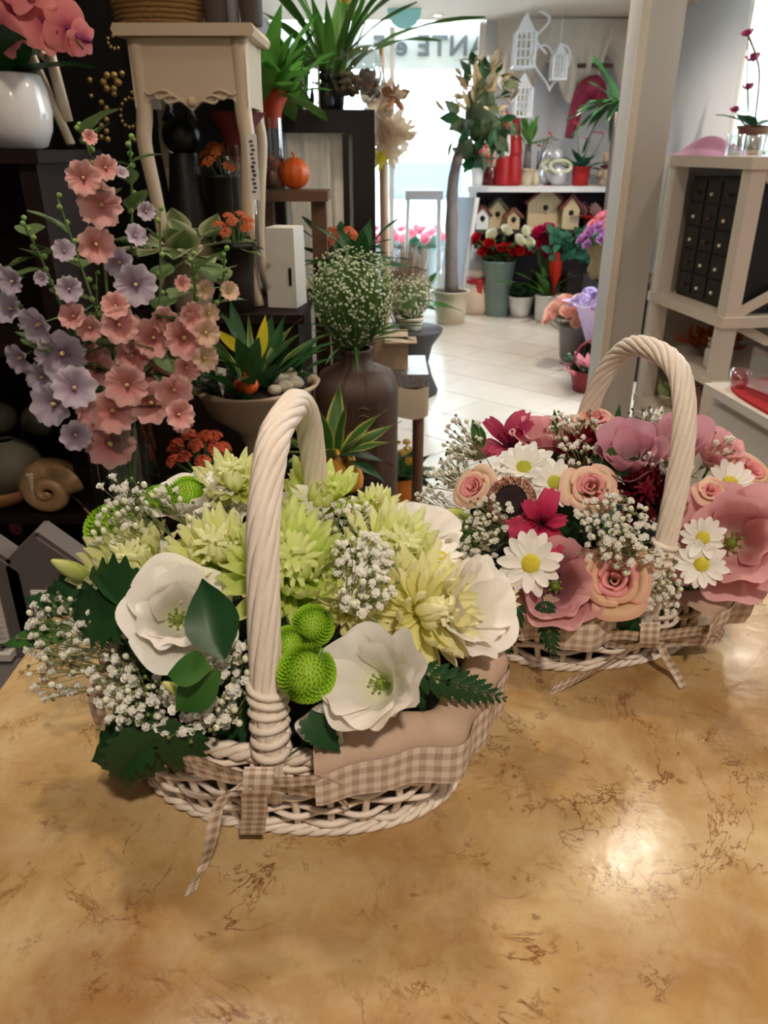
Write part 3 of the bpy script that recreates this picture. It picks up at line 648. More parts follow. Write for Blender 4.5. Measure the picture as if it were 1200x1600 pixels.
# petal materials
WLIS = petal('white lisianthus petal', [(0, (206, 214, 150)), (.3, (240, 238, 214)), (.6, (250, 246, 238)), (1, (252, 248, 242))], .5, .28, .03, .04)
PLIS = petal('pink lisianthus petal', [(0, (240, 220, 180)), (.25, (234, 184, 180)), (.6, (240, 178, 184)), (1, (240, 188, 192))], .5, .25, .05, .04)
MLIS = petal('mauve lisianthus petal', [(0, (90, 34, 46)), (.25, (150, 84, 96)), (.55, (214, 150, 158)), (1, (230, 176, 180))], .5, .25, .05, .04)
VLIS = petal('violet pink lisianthus petal', [(0, (220, 186, 180)), (.4, (222, 164, 180)), (1, (232, 176, 192))], .5, .25, .05, .04)
PALEP = petal('pale pink petal', [(0, (236, 220, 190)), (.5, (238, 178, 184)), (1, (240, 172, 182))], .5, .25, .05, .04)
LIME = petal('lime chrysanthemum petal', [(0, (190, 208, 80)), (.4, (226, 234, 130)), (1, (246, 246, 200))], .5, .38, .03)
LIMEG = petal('green chrysanthemum petal', [(0, (176, 206, 66)), (.5, (212, 230, 110)), (1, (236, 242, 170))], .5, .38, .03)
CREM = petal('cream chrysanthemum petal', [(0, (224, 224, 100)), (.4, (244, 240, 160)), (1, (250, 246, 208))], .5, .38, .03)
BUTG = petal('button green', [(0, (104, 150, 30)), (.5, (146, 196, 40)), (1, (176, 216, 66))], .55, .25, .08)
DAIW = petal('daisy white', [(0, (226, 226, 190)), (.3, (246, 244, 234)), (1, (252, 250, 246))], .5, .25, .03, .1)
DAIY = mat('daisy disc yellow', (196, 186, 42), .7, .15, 60, col2=(222, 206, 70)); DAIG = mat('daisy disc green', (160, 168, 44), .7, .15, 60, col2=(196, 196, 66))
BUDG = petal('bud green', [(0, (150, 176, 84)), (.6, (196, 206, 116)), (1, (226, 226, 150))], .5, .25, .05)
RIN = petal('rose heart pink', [(0, (246, 210, 180)), (.5, (246, 186, 180)), (1, (244, 156, 164))], .5, .3, .03, side=((240, 140, 152), .40))
ROUT = petal('rose outer cream', [(0, (236, 222, 170)), (.6, (250, 226, 190)), (1, (248, 206, 188))], .5, .3, .04, side=((246, 190, 178), .38))
RPEACH = petal('rose outer peach', [(0, (232, 212, 150)), (.55, (244, 214, 168)), (1, (240, 186, 162))], .5, .3, .04, side=((236, 166, 152), .40))
ALS = petal('magenta alstroemeria petal', [(0, (150, 24, 60)), (.5, (206, 44, 92)), (1, (214, 70, 112))], .5, .22, .1, .3)
HEL = petal('dark magenta petal', [(0, (110, 14, 46)), (.5, (170, 34, 80)), (1, (196, 74, 112))], .5, .22, .1, .3)
DRED = petal('dark red petal', [(0, (60, 4, 12)), (1, (122, 20, 36))], .5, .2, .1)
GBR = petal('gerbera bristle', [(0, (96, 52, 44)), (.6, (186, 128, 110)), (1, (226, 186, 160))], .7, .1, .1); GEYE = mat('gerbera eye', (36, 14, 16), .8, .3, 60, .4)
GYE = mat('green throat', (120, 140, 50), .6, .2, 40)

Bk = dict
LEFT = [  # builder, px, py, radius px, face x, face y, label, options
 ('lis', 276, 962, 88, -.05, .18, 'large ruffled white lisianthus beside the tall dark leaf', Bk(full=3, o=.12, seed=4, cup=.1)),
 ('lis', 586, 1064, 86, -.34, .12, 'white lisianthus facing forward with a deep open throat', Bk(full=2, o=-.05, seed=7, cup=.45, lift=.012)),
 ('lis', 722, 948, 80, .95, .25, 'white lisianthus seen from the side above the fern', Bk(full=2, seed=9, cup=.3)),
 ('lis', 655, 838, 62, .5, 1.3, 'white lisianthus tilted upwards behind the cream chrysanthemum', Bk(full=2, seed=11, cup=.2)),
 ('lis', 466, 806, 52, .1, 1.2, 'white lisianthus half hidden behind the basket handle', Bk(full=2, seed=12)),
 ('lis', 300, 782, 62, -.35, 1.5, 'white lisianthus at the back by the hollyhock stems', Bk(full=2, seed=13)),
 ('lis', 512, 1118, 42, -.5, -.9, 'small white lisianthus hanging below the green button flower', Bk(full=1, seed=14, cup=.5, lift=-.012)),
 ('lis', 356, 792, 34, -.1, 1.1, 'small white lisianthus below the pale lime chrysanthemum', Bk(full=2, seed=15)),
 ('mum', 212, 892, 78, -.35, .5, 'lime chrysanthemum between the green bud and the large white lisianthus', Bk(seed=1, mt=LIME, n=84)),
 ('mum', 338, 872, 74, -.2, .75, 'lime chrysanthemum just in front of the handle, above the large white lisianthus', Bk(seed=2, mt=LIME, n=84)),
 ('mum', 452, 892, 92, .15, .5, 'big lime green chrysanthemum right behind the handle', Bk(seed=3, mt=LIMEG, n=100)),
 ('mum', 366, 758, 58, -.25, 1.2, 'pale lime chrysanthemum poking up at the back of the white basket', Bk(seed=4, mt=LIME, n=64)),
 ('mum', 500, 778, 62, .2, 1.2, 'green chrysanthemum at the back below the orange gourd pots', Bk(seed=5, mt=LIMEG, n=72)),
 ('mum', 612, 872, 78, .45, .7, 'lime chrysanthemum behind the dense sprig of baby\'s breath', Bk(seed=6, mt=LIME, n=84)),
 ('mum', 668, 955, 84, .55, .1, 'cream yellow chrysanthemum with open petals over the fern', Bk(seed=7, mt=CREM, n=84, flat=.6)),
 ('mum', 545, 945, 56, -.1, .3, 'cream chrysanthemum just above the forward facing lisianthus', Bk(seed=8, mt=CREM, n=60, lift=-.01)),
 ('mum', 768, 940, 44, 1.0, .1, 'pale yellow chrysanthemum at the edge touching the pink basket', Bk(seed=9, mt=CREM, n=50, lift=-.02)),
 ('mum', 592, 792, 38, .2, 1.0, 'small lime chrysanthemum with a yellow heart at the back', Bk(seed=10, mt=LIME, n=44, flat=.5)),
 ('but', 478, 1052, 44, -.1, .0, 'large bright green button chrysanthemum beside the handle', Bk(seed=1, lift=.026)),
 ('but', 490, 975, 34, .15, .3, 'smaller green button chrysanthemum above the large one', Bk(seed=2)),
 ('but', 450, 1008, 32, -.2, .2, 'yellowish green button chrysanthemum pressed against the handle', Bk(seed=3)),
 ('but', 292, 770, 34, -.2, .8, 'green button chrysanthemum in front of the back lisianthus', Bk(seed=4)),
 ('but', 168, 818, 40, -.5, .7, 'green button chrysanthemum at the outer edge above the bud', Bk(seed=5)),
 ('but', 246, 778, 28, -.3, .9, 'green button chrysanthemum half covered by baby\'s breath', Bk(seed=6)),
 ('dai', 240, 862, 36, -.2, .9, 'small white daisy on top of the lime chrysanthemum', Bk(seed=1, mc=DAIG, rows=2, lift=.02)),
 ('dai', 350, 752, 34, -.1, 1.0, 'white daisy against the pale lime chrysanthemum', Bk(seed=2, mc=DAIG, rows=2, lift=.004)),
 ('dai', 318, 800, 36, -.2, 1.0, 'white daisy with ragged petals behind the baby\'s breath', Bk(seed=3, mc=DAIG, rows=2, lift=.006)),
 ('dai', 690, 866, 36, .3, 1.2, 'white daisy lying flat beside the upward tilted lisianthus', Bk(seed=4, mc=DAIY, rows=1, lift=.012)),
 ('dai', 585, 876, 30, .1, .5, 'white daisy with yellow disc amid dense baby\'s breath', Bk(seed=5, mc=DAIY, lift=.03)),
 ('dai', 110, 990, 30, -.5, .2, 'white daisy low at the outer edge above the counter', Bk(seed=6, mc=DAIG, lift=.0)),
 ('bud', 112, 890, 32, -1.5, .7, 'long pale green lisianthus bud pointing outwards', Bk(seed=1, lift=.035)),
 ('bud', 272, 1076, 22, -1.3, .7, 'short curled green bud below the large white lisianthus', Bk(seed=2, lift=.03)),
]
RIGHT = [
 ('als', 795, 692, 56, -.3, .8, 'dark magenta alstroemeria at the back beside a pale pink petal', Bk(seed=1, mt=HEL)),
 ('lis', 848, 682, 46, .2, 1.3, 'pale pink lisianthus behind the double white daisy', Bk(seed=21, mt=PALEP, full=2)),
 ('dai', 818, 728, 46, -.1, .75, 'double white daisy below the dark magenta flower', Bk(seed=11, mc=DAIG, rows=2, n=20, lift=.012)),
 ('dai', 868, 752, 38, .25, .35, 'white daisy with green disc between the double daisy and a rose', Bk(seed=12, mc=DAIG, lift=.006)),
 ('ros', 742, 762, 34, -.7, .5, 'small pink and cream rose beside the plucked gerbera', Bk(seed=1, mo=ROUT)),
 ('ros', 922, 762, 40, .05, .25, 'pink and cream rose in the middle of the pink basket', Bk(seed=2, mo=ROUT, lift=.006)),
 ('ger', 798, 782, 42, -.15, .2, 'plucked brown gerbera with a black eye', Bk(seed=1, lift=.016)),
 ('ger', 1040, 788, 36, .0, .6, 'plucked brown gerbera half behind the handle', Bk(seed=2)),
 ('als', 846, 816, 50, -.05, .1, 'bright magenta alstroemeria above the lowest daisy', Bk(seed=2, mt=ALS, lift=.0)),
 ('dai', 828, 880, 47, -.2, .1, 'large white daisy with yellow disc beside the mauve lisianthus', Bk(seed=13, mc=DAIY, n=16, lift=.034)),
 ('lis', 868, 915, 68, .05, .05, 'mauve lisianthus with a dark throat beside the lowest rose', Bk(seed=22, mt=MLIS, full=2, cup=.2)),
 ('ros', 960, 906, 54, .0, .12, 'large peach and pink rose at the front of the pink basket', Bk(seed=3, mo=RPEACH, lift=.008)),
 ('lis', 985, 728, 48, -.05, .8, 'violet pink lisianthus half closed at the back', Bk(seed=23, mt=VLIS, full=3, cup=.9)),
 ('lis', 1052, 708, 42, .1, .8, 'violet pink lisianthus touching the handle at the back', Bk(seed=24, mt=VLIS, full=3, cup=.8)),
 ('lis', 1146, 845, 92, .1, .1, 'big pink lisianthus overhanging the basket end', Bk(seed=25, mt=PLIS, full=3, cup=.15, lift=-.005)),
 ('dai', 1098, 840, 32, -.1, .1, 'upper of the two small daisies beside the big pink lisianthus', Bk(seed=14, mc=DAIY, n=15, lift=.03)),
 ('dai', 1096, 882, 36, -.05, .05, 'lower of the two small daisies beside the big pink lisianthus', Bk(seed=15, mc=DAIY, n=16, lift=.03)),
 ('dai', 1142, 752, 38, .3, .5, 'white daisy in front of the peach rose at the basket end', Bk(seed=16, mc=DAIY, lift=.01)),
 ('ros', 1172, 738, 38, .8, .7, 'peach rose at the far end behind a daisy', Bk(seed=4, mo=RPEACH)),
 ('ros', 1110, 768, 24, .3, .4, 'tiny peach rosebud beside the handle', Bk(seed=5, mo=ROUT, n=12, lift=.015)),
 ('ros', 928, 655, 30, .1, 1.3, 'peach rose at the back top of the pink basket', Bk(seed=6, mo=RPEACH)),
 ('mum', 1008, 775, 48, .0, .5, 'dark red chrysanthemum in the shade beside the middle rose', Bk(seed=21, mt=DRED, n=60, lift=-.008)),
 ('mum', 912, 706, 38, .0, .7, 'dark red chrysanthemum behind the baby\'s breath at the back', Bk(seed=22, mt=DRED, n=50, lift=-.004)),
 ('mum', 1020, 668, 30, .0, 1.0, 'small white chrysanthemum at the back below the handle', Bk(seed=23, mt=DAIW, n=46)),
 ('bud', 712, 806, 30, -1.4, .25, 'pale green lisianthus bud beside the white basket', Bk(seed=3, lift=.012)),
 ('lis', 1118, 712, 36, .5, .9, 'small pink lisianthus behind the handle and a daisy', Bk(seed=26, mt=PLIS, full=2, cup=.4)),
]
NAMES = {'lis': 'lisianthus', 'mum': 'chrysanthemum', 'but': 'button_chrysanthemum', 'dai': 'daisy', 'bud': 'lisianthus_bud', 'als': 'alstroemeria', 'ros': 'rose', 'ger': 'gerbera'}
for dm, lst, gp in ((DL, LEFT, 'flowers in the white and lime basket'), (DR, RIGHT, 'flowers in the pink basket')):
    for (k, px, py, rp, fx, fy, lab, op) in lst:
        sd = op.get('seed', 0); t = head(dm, px, py, rp * (1.1 if dm is DR else 1.14 if k == 'mum' else 1.02), fx, fy, NAMES[k], lab, 'flower', op.get('lift', 0), sd * 1.7, gp, {'lis': .5, 'als': .4, 'ros': .55, 'bud': .9}.get(k, .15))
        if k == 'lis': lisianthus(t, op.get('mt', WLIS), sd, op.get('o', 0), op.get('full', 3), GYE, op.get('cup', 0))
        elif k == 'mum': mum(t, op['mt'], None, sd, op.get('n', 76), op.get('flat', 0))
        elif k == 'but': button(t, BUTG, sd)
        elif k == 'dai': daisy(t, DAIW, op['mc'], sd, op.get('n', 17), 0, op.get('rows', 1))
        elif k == 'bud': bud(t, BUDG)
        elif k == 'als': alstro(t, op['mt'], sd)
        elif k == 'ros': rose(t, RIN, op['mo'], sd, op.get('n', 15))
        elif k == 'ger': gerbera(t, GBR, GEYE, sd)
# baby's breath: px, py, half width px, half height px, florets, lift, label
GYPL = [(196, 782, 46, 40, 24, .03, 'rising at the outer back edge of the white basket'), (180, 838, 46, 30, 16, .03, 'above the long green bud'), (262, 770, 26, 20, 9, .03, 'over the half covered green button'),
 (330, 828, 52, 40, 24, .035, 'just in front of the handle top flowers'), (545, 812, 36, 38, 24, .03, 'topmost of the dense column, below the small lime chrysanthemum'), (565, 868, 52, 40, 34, .034, 'in the dense column above the cream chrysanthemum'),
 (570, 925, 50, 36, 26, .034, 'lowest of the dense column, touching the forward lisianthus'), (88, 965, 46, 36, 20, .0, 'spilling out beside the white daisy at the outer edge'), (90, 1050, 42, 46, 16, .0, 'drooping lowest over the counter edge'),
 (150, 1000, 46, 46, 18, .01, 'between the sawtooth leaf and the large white lisianthus'), (182, 1062, 40, 40, 20, .0, 'above the dark lobed leaf'), (215, 1100, 56, 44, 34, .006, 'in front of the basket side, full of tiny buds'), (215, 1158, 40, 34, 18, .006, 'hanging over the dark lobed leaf'),
 (290, 1120, 44, 40, 18, .0, 'below the curled green bud'), (355, 1040, 34, 44, 18, .006, 'beside the handle foot under the tall leaf'), (345, 1115, 44, 36, 14, .0, 'at the rim beside the handle binding'),
 (62, 1010, 26, 34, 8, .0, 'outermost, above the grey side table')]
GYPR = [(722, 690, 34, 40, 26, .02, 'tallest at the outer back of the pink basket'), (700, 740, 36, 34, 26, .02, 'behind the small pink rose'), (900, 672, 44, 26, 24, .025, 'around the back peach rose'), (905, 705, 34, 28, 14, .03, 'in front of the dark red flower at the back'),
 (958, 812, 60, 38, 44, .024, 'upper half of the big cushion below the middle rose'), (975, 862, 58, 36, 34, .024, 'lower half of the big cushion above the lowest rose'), (742, 832, 50, 34, 22, .02, 'beside the pale green bud'), (735, 875, 52, 36, 24, .016, 'between both baskets'),
 (1040, 732, 40, 26, 20, .025, 'behind the handle under the violet flowers'), (1032, 918, 44, 40, 20, .014, 'above the ribbon bow of the pink basket'), (672, 790, 30, 34, 14, .006, 'between the white lisianthus and the pale bud'), (1195, 790, 22, 40, 8, .0, 'at the very end behind the big pink lisianthus'),
 (770, 800, 30, 24, 12, .024, 'in front of the plucked gerbera'), (1008, 655, 26, 18, 8, .01, 'beside the small white chrysanthemum'), (1128, 700, 26, 16, 6, .01, 'behind the handle by the small pink lisianthus')]
for dm, lst, lab0, c in ((DL, GYPL, 'baby\'s breath sprig ', Vector((-.08, .62, CT + .07))), (DR, GYPR, 'baby\'s breath sprig ', Vector((.26, .85, CT + .07)))):
    for i, (px, py, hw_, hh_, n, lift, lab) in enumerate(lst):
        p, nn = dm(px, py); v = (CAMP - p).normalized(); p = p + v * lift; q = px2m(p)
        gyps(lab0 + lab, p, nn, (hw_ * q, hh_ * q, .02), int(n * (1.45 if dm is DR else 1.3 if i < 7 else 1.75)), 100 + i + (50 if dm is DR else 0), p.lerp(c, .55))
def absd(px, py, Y=None): return at(px, py, Y), Vector((0, -1, 0))
def flat_thing(dm, p0, p1, l0, l1, label, name, cat, me=None, mt=None, wf=1, tilt=0, build=None, face=(0, 0)):
    a, _ = dm(*p0); b_, _ = dm(*p1); a = a + (CAMP - a).normalized() * l0; b_ = b_ + (CAMP - b_).normalized() * l1
    y = b_ - a; ln = y.length; y.normalize(); v = (CAMP - a).normalized() + RTV * face[0] + UPV * face[1]; z = (v - y * v.dot(y)).normalized(); x = y.cross(z)
    m = Matrix(((x.x, y.x, z.x, a.x), (x.y, y.y, z.y, a.y), (x.z, y.z, z.z, a.z), (0, 0, 0, 1))) @ RY(tilt) @ S(ln * wf, ln, ln)
    if build: t = thing(name, label, cat, m=m, group='fern fronds in the baskets'); build(t); return t
    o = obj(name, me, mt, None, m); return tag(o, label, cat, 'loose leaves in the baskets')
LOB = lobed_leaf(LEAFD); OV = leaf('ovate', LEAFD); OVG = leaf('ovate', LEAFG); SAW = leaf('saw', LEAFD); LG = leaf('flat', LEAFG)
for (dm, p0, p1, l0, l1, wf, tl, lab, me) in [
  (DL, (350, 1030), (312, 902), .045, .085, .95, -.2, 'tall pointed dark green leaf standing against the large white lisianthus', OV), (DL, (330, 1045), (258, 1050), .05, .055, 1.2, .5, 'folded mid green leaf below the tall dark leaf', OVG), (DL, (345, 1050), (268, 1112), .04, .045, .95, .2, 'lower green leaf pointing down to the counter beside the handle', OVG),
  (DL, (215, 935), (75, 945), .03, .015, 1.1, .2, 'sawtooth dark leaf under the lime chrysanthemum', LOB), (DL, (120, 985), (2, 998), .0, .0, .7, .4, 'light green leaf sticking out furthest to the side', LG), (DL, (110, 950), (40, 930), .0, .0, 1.0, .3, 'dark scalloped leaf behind the outermost sprig', LOB),
  (absd, (245, 1135, .50), (126, 1190, .50), 0, 0, 1.2, .2, 'dark lobed leaf hanging over the counter, outer one', LOB), (absd, (228, 1140, .49), (200, 1250, .485), 0, 0, 1.3, -.2, 'dark lobed leaf hanging straight down', LOB), (absd, (290, 1130, .48), (268, 1222, .475), 0, 0, 1.2, .1, 'dark lobed leaf against the wicker rim', LOB),
  (DL, (140, 905), (62, 940), .012, .0, 1.0, 0, 'small dark leaf under the long green bud', LOB), (absd, (478, 1120, .475), (532, 1176, .462), 0, 0, 1.0, 0, 'dark lobed leaf over the beige cloth', LOB), (DL, (205, 960), (215, 880), .02, .0, .9, 0, 'dark leaf tucked behind the large white lisianthus', OV),
  (DL, (640, 905), (700, 880), .0, .02, .7, 0, 'narrow dark leaf between the cream chrysanthemum and the flat daisy', OV), (DR, (975, 745), (960, 690), .02, .02, .8, .1, 'dark leaf below the half closed violet flower', OV), (DR, (940, 735), (985, 708), .02, .02, .8, 0, 'green leaf beside the middle rose', OVG),
  (DR, (755, 700), (738, 655), .012, .016, .7, 0, 'small green leaf in the tallest sprig', OVG), (DR, (745, 850), (700, 838), .012, .012, .8, 0, 'green leaf under the pale bud of the pink basket', OVG), (DR, (1000, 690), (1022, 640), .0, .01, .4, 0, 'narrow sepal leaf at the back by the white chrysanthemum', OVG),
  (DR, (960, 690), (968, 632), .0, .01, .35, 0, 'narrow sepal leaf beside the back rose', OVG), (DR, (870, 680), (866, 640), .0, .01, .4, 0, 'narrow sepal leaf behind the pale pink lisianthus', OVG), (DR, (1040, 690), (1050, 652), .0, .01, .4, 0, 'narrow sepal leaf just behind the handle', OVG),
  (absd, (960, 945, .725), (1000, 990, .712), 0, 0, 1.3, 0, 'dark lobed leaf under the lowest rose', LOB), (DR, (700, 880), (660, 900), .0, .0, 1.0, 0, 'dark leaf in the gap between both baskets', LOB)]:
    flat_thing(dm, p0, p1, l0, l1, lab, 'green_leaf', 'leaf', me, None, wf, tl)
for (dm, p0, p1, l0, l1, wf, lab) in [(absd, (632, 1046, .50), (795, 1094, .525), 0, 0, .62, 'dark fern frond reaching out over the gingham cloth'), (absd, (640, 1035, .52), (662, 1112, .505), 0, 0, .7, 'short fern frond under the cream chrysanthemum'), (absd, (812, 925, .70), (784, 1030, .685), 0, 0, .75, 'fern frond hanging down beside the white basket'),
   (absd, (846, 925, .70), (866, 1030, .68), 0, 0, .75, 'fern frond hanging below the mauve lisianthus'), (absd, (1085, 925, .765), (1195, 938, .79), 0, 0, .7, 'fern frond below the big pink lisianthus'), (absd, (1062, 905, .76), (1120, 950, .745), 0, 0, .7, 'short fern frond beside the lower small daisy')]:
    flat_thing(dm, p0, p1, l0, l1, lab, 'fern_frond', 'leaf', wf=wf, build=lambda t: fern(t, LEAFD, 10, 1, .06))
# dark filler leaves deep between the flowers
for nm_, c, ax, n, lab in (('white', Vector((-.08, .63, CT + .105)), (.165, .125, .095), 26, 'dark green filler leaf deep between the white and lime flowers'), ('pink', Vector((.262, .86, CT + .105)), (.17, .12, .09), 26, 'dark green filler leaf deep between the pink basket flowers')):
    rng = random.Random(n + len(nm_))
    for k in range(n):
        f = (k + .5) / n; th = R(105) * math.sqrt(f); a = k * 2.39996; v = Vector((math.sin(th) * math.cos(a), math.sin(th) * math.sin(a), math.cos(th)))
        p = c + Vector((v.x * ax[0], v.y * ax[1], v.z * ax[2])) * .8; o = obj('filler_leaf', (OV, LOB, OVG)[k % 3], None, None, frame(p, v + Vector((0, 0, -.2)), rng.uniform(0, 6)) @ RX(R(rng.uniform(25, 60))) @ S(rng.uniform(.05, .075)))
        tag(o, lab, 'leaf', 'filler leaves in the ' + nm_ + ' basket')
# ------------------------------------------------------------------ gingham ribbons
def bow(bk_, knot_c, knots, pieces):
    inv = bk_.matrix_basis.inverted()
    def loc(g): g.v = [tuple(inv @ Vector(p)) for p in g.v]; return g
    kc = Vector(knot_c); kd = obj('ribbon_bow', loc(knots), RIBG, bk_)
    for nm, g in pieces: obj(nm, loc(g), RIBG, kd)
def A(px, py, Y): return at(px, py, Y)
def C_(px, py, dz=.002): return on(px, py, CT + dz)
U = Vector((0, -.3, 1)); H = Vector((1, 0, 0))
kn_ = strip([A(406, 1198, .458), A(404, 1212, .452), A(402, 1238, .453), A(400, 1247, .462)], .024, H, 12)
bow(bl, A(404, 1215, .46), kn_, [
 ('loop', strip([A(396, 1222, .456), A(350, 1215, .452), A(300, 1200, .45), A(288, 1192, .46), A(310, 1190, .468), A(360, 1208, .464), A(396, 1218, .460)], .016, U, 28)),
 ('loop', strip([A(412, 1222, .456), A(450, 1222, .452), A(500, 1220, .46), A(540, 1238, .47), A(520, 1244, .476), A(470, 1236, .47), A(414, 1226, .462)], .015, U, 28)),
 ('tail', strip([A(396, 1240, .458), A(398, 1262, .466), A(396, 1285, .474), A(394, 1304, .48)], .021, H, 16)),
 ('tail', strip([A(396, 1226, .452), A(362, 1232, .452), A(340, 1262, .452), A(330, 1310, .450), C_(318, 1352, .004), C_(304, 1378, .003), C_(298, 1396, .002)], .011, [Vector((.3, 0, 1)), Vector((1, .2, .3)), Vector((1, .3, .2)), Vector((1, .5, .4)), Vector((.8, .6, .1))], 28)),
 ('tail', strip([A(470, 1228, .466), A(500, 1232, .47), A(530, 1248, .474), A(545, 1262, .478)], .014, U, 12))])
kn2 = strip([A(1018, 972, .722), A(1016, 985, .716), A(1015, 1002, .716), A(1014, 1012, .724)], .022, H, 12)
bow(br, A(1016, 992, .72), kn2, [
 ('loop', strip([A(1008, 996, .72), A(975, 992, .716), A(950, 994, .718), A(948, 1004, .724), A(975, 1006, .73), A(1008, 1000, .726)], .016, U, 24)),
 ('loop', strip([A(1024, 994, .72), A(1070, 988, .716), A(1115, 984, .73), A(1128, 996, .738), A(1090, 1002, .738), A(1024, 1000, .726)], .017, U, 28)),
 ('tail', strip([A(1010, 1002, .722), A(970, 1022, .714), A(935, 1045, .706), A(900, 1062, .70), C_(862, 1078, .005)], .018, [Vector((.3, -.3, 1)), Vector((.4, -.3, .9)), Vector((.5, .3, .8))], 24)),
 ('tail', strip([A(1030, 1004, .722), A(1042, 1028, .718), A(1056, 1052, .715), C_(1068, 1074, .004)], .009, [Vector((1, 0, .5)), Vector((1, .2, .2))], 16))])
# ================================================================== the shop behind: plant kit
TERRA = mat('terracotta', (176, 84, 52), .7, .1, 20); WPOT = mat('white glaze', (232, 230, 228), .18, .02, 5, coat=.5); CREAM = mat('cream ceramic', (206, 190, 164), .4, .06, 10)
REDP = mat('red pot', (168, 22, 30), .45, .1, 10); DKP = mat('dark pot', (40, 30, 26), .5, .2, 10); SOIL = mat('potting soil', (34, 24, 18), .95, .3, 50)
GREENP = mat('bright green pot', (64, 150, 40), .4, .05, 8); ORANGE = mat('orange pumpkin skin', (222, 98, 30), .42, .12, 14); YELO = mat('yellow orange glaze', (232, 150, 44), .25, .2, 6, col2=(240, 176, 70))
PSTEM = mat('dry stem', (120, 96, 56), .7, .15, 30); GREYB = mat('grey zinc', (128, 134, 134), .45, .12, 8, metal=.3); BLKG = mat('black ceramic', (18, 16, 16), .4, .2, 8)
VASEG = glass('clear vase glass', (225, 235, 225), alpha=.75); GLS = glass('clear glass', alpha=.78)
def potg(r1, r0, h, lip=.006): return G().lathe([(r0 * .9, 0), (r0, .004), (lerp(r0, r1, .5), h * .5), (r1, h - .012), (r1 + lip, h - .01), (r1 + lip, h), (r1 - .004, h), (r1 - .008, h - .02)], 24)
def soil(t, r, z): obj('soil', G().lathe([(r, z - .01), (r, z), (r * .5, z + .005), (.001, z + .006)], 16), SOIL, t)
def tuft(t, me, n, ln, el, z=0, seed=0, spread=.01, wf=1, az=None, name='leaf', c=(0, 0)):
    rng = random.Random(seed)
    for i in range(n):
        a = (az[0] + (az[1] - az[0]) * (i + .5) / n if az else i * 2.39996) + rng.uniform(-.3, .3); e = R(rng.uniform(*el)); l_ = rng.uniform(*ln)
        obj(name, me, None, t, T(c[0] - math.sin(a) * spread * rng.random() * 2, c[1] + math.cos(a) * spread * rng.random() * 2, z + rng.uniform(-.2, .2) * spread) @ RZ(a) @ RX(e) @ S(l_ * wf, l_, l_))
def cluster(key, mt, n=14, four=5, rr=.4):
    def mk():
        g = G(); rng = random.Random(5)
        for k in range(n):
            f = (k + .5) / n; th = R(80) * math.sqrt(f); a = k * 2.39996; p = Vector((math.sin(th) * math.cos(a), math.sin(th) * math.sin(a), math.cos(th) * .6)) * .75
            m = frame(p, p + Vector((0, 0, .4)), rng.uniform(0, 6), rr)
            for j in range(four):
                g.add(G().grid(lambda u, v: ((2 * u - 1) * .38 * (.4, 1, .5)[int(v * 2 + .01)], v, .25 * v), 2, 2), m @ RZ(j * 2 * math.pi / four) @ RX(.25))
        return g.mesh('flower_cluster')
    return cached(('cl', key), mk, mt)
def blossom(key, mt, n=11):
    def mk():
        g = G()
        for i in range(n):
            f = i / (n - 1); rho = .12 + .75 * f; h = .8 - .3 * f
            P2 = [(rho * .4, -.1), (rho * .95, h * .4), (rho * 1.02, h * .8), (rho + .15 * f, h)]
            A_ = R(70) - R(18) * f
            g.add(G().grid(lambda u, v: (lambda r, z, a: (r * math.cos(a), r * math.sin(a), z))(*prof(P2, v * (1 - .15 * abs(2 * u - 1) ** 3)), (2 * u - 1) * A_), 6, 4), RZ(i * 2.39996))
        return g.mesh('blossom')
    return cached(('bl', key), mk, mt)
def flowers(t, me, spots, r, seed=0, stems=True, name='blossom', z0=0., up=(0, 0, 1)):
    rng = random.Random(seed)
    for p in spots:
        p = Vector(p); obj(name, me, None, t, frame(p, Vector((p.x * 2, p.y * 2 - .1, .35)) + Vector((rng.uniform(-.1, .1), rng.uniform(-.1, .1), 0)), rng.uniform(0, 6), r * rng.uniform(.85, 1.12)))
    if stems:
        g = G()
        for p in spots: g.tube([(p[0] * .3, p[1] * .3, z0), (p[0] * .75, p[1] * .75, lerp(z0, p[2], .6)), p], .0022, 5, False)
        obj('stems', g, STEM, t, kind='stuff')
def dots(n, rx, rz, z, seed, ry=None, flat=1.0):
    """n spots spread over the upper half of an ellipsoid"""
    ry = ry or rx; out = []; rng = random.Random(seed)
    for k in range(n):
        f = (k + .5) / n; th = R(88) * math.sqrt(f); a = k * 2.39996 + rng.uniform(-.2, .2); out.append((math.sin(th) * math.cos(a) * rx, math.sin(th) * math.sin(a) * ry, z + math.cos(th) * rz))
    return out
def mt2(name, a, b, tr=.25): return petal(name, [(0, a), (1, b)], .55, tr, .08)
VAR = petal('variegated leaf', [(0, (120, 140, 90)), (1, (110, 136, 84))], .45, .2, .1, 0, side=((226, 222, 178), .22))
DRAC = petal('dracaena leaf', [(0, (70, 110, 50)), (1, (60, 100, 46))], .45, .2, .1, 0, side=((196, 190, 90), .3)); YLEAF = mt2('yellow bract', (206, 190, 50), (226, 206, 40))
FERNG = mt2('fern green', (50, 92, 44), (40, 84, 44)); BLUEG = mt2('bluish foliage', (50, 100, 78), (44, 110, 84)); ORK = mt2('kalanchoe orange', (206, 104, 66), (236, 140, 96), .15)
PINKB = mt2('pink bloom', (206, 96, 120), (236, 150, 160)); HOTP = mt2('hot pink bloom', (196, 20, 90), (226, 46, 120)); REDB = mt2('red rose bloom', (150, 4, 16), (206, 20, 30), .15); WHB = mt2('white rose bloom', (226, 228, 190), (246, 244, 230))
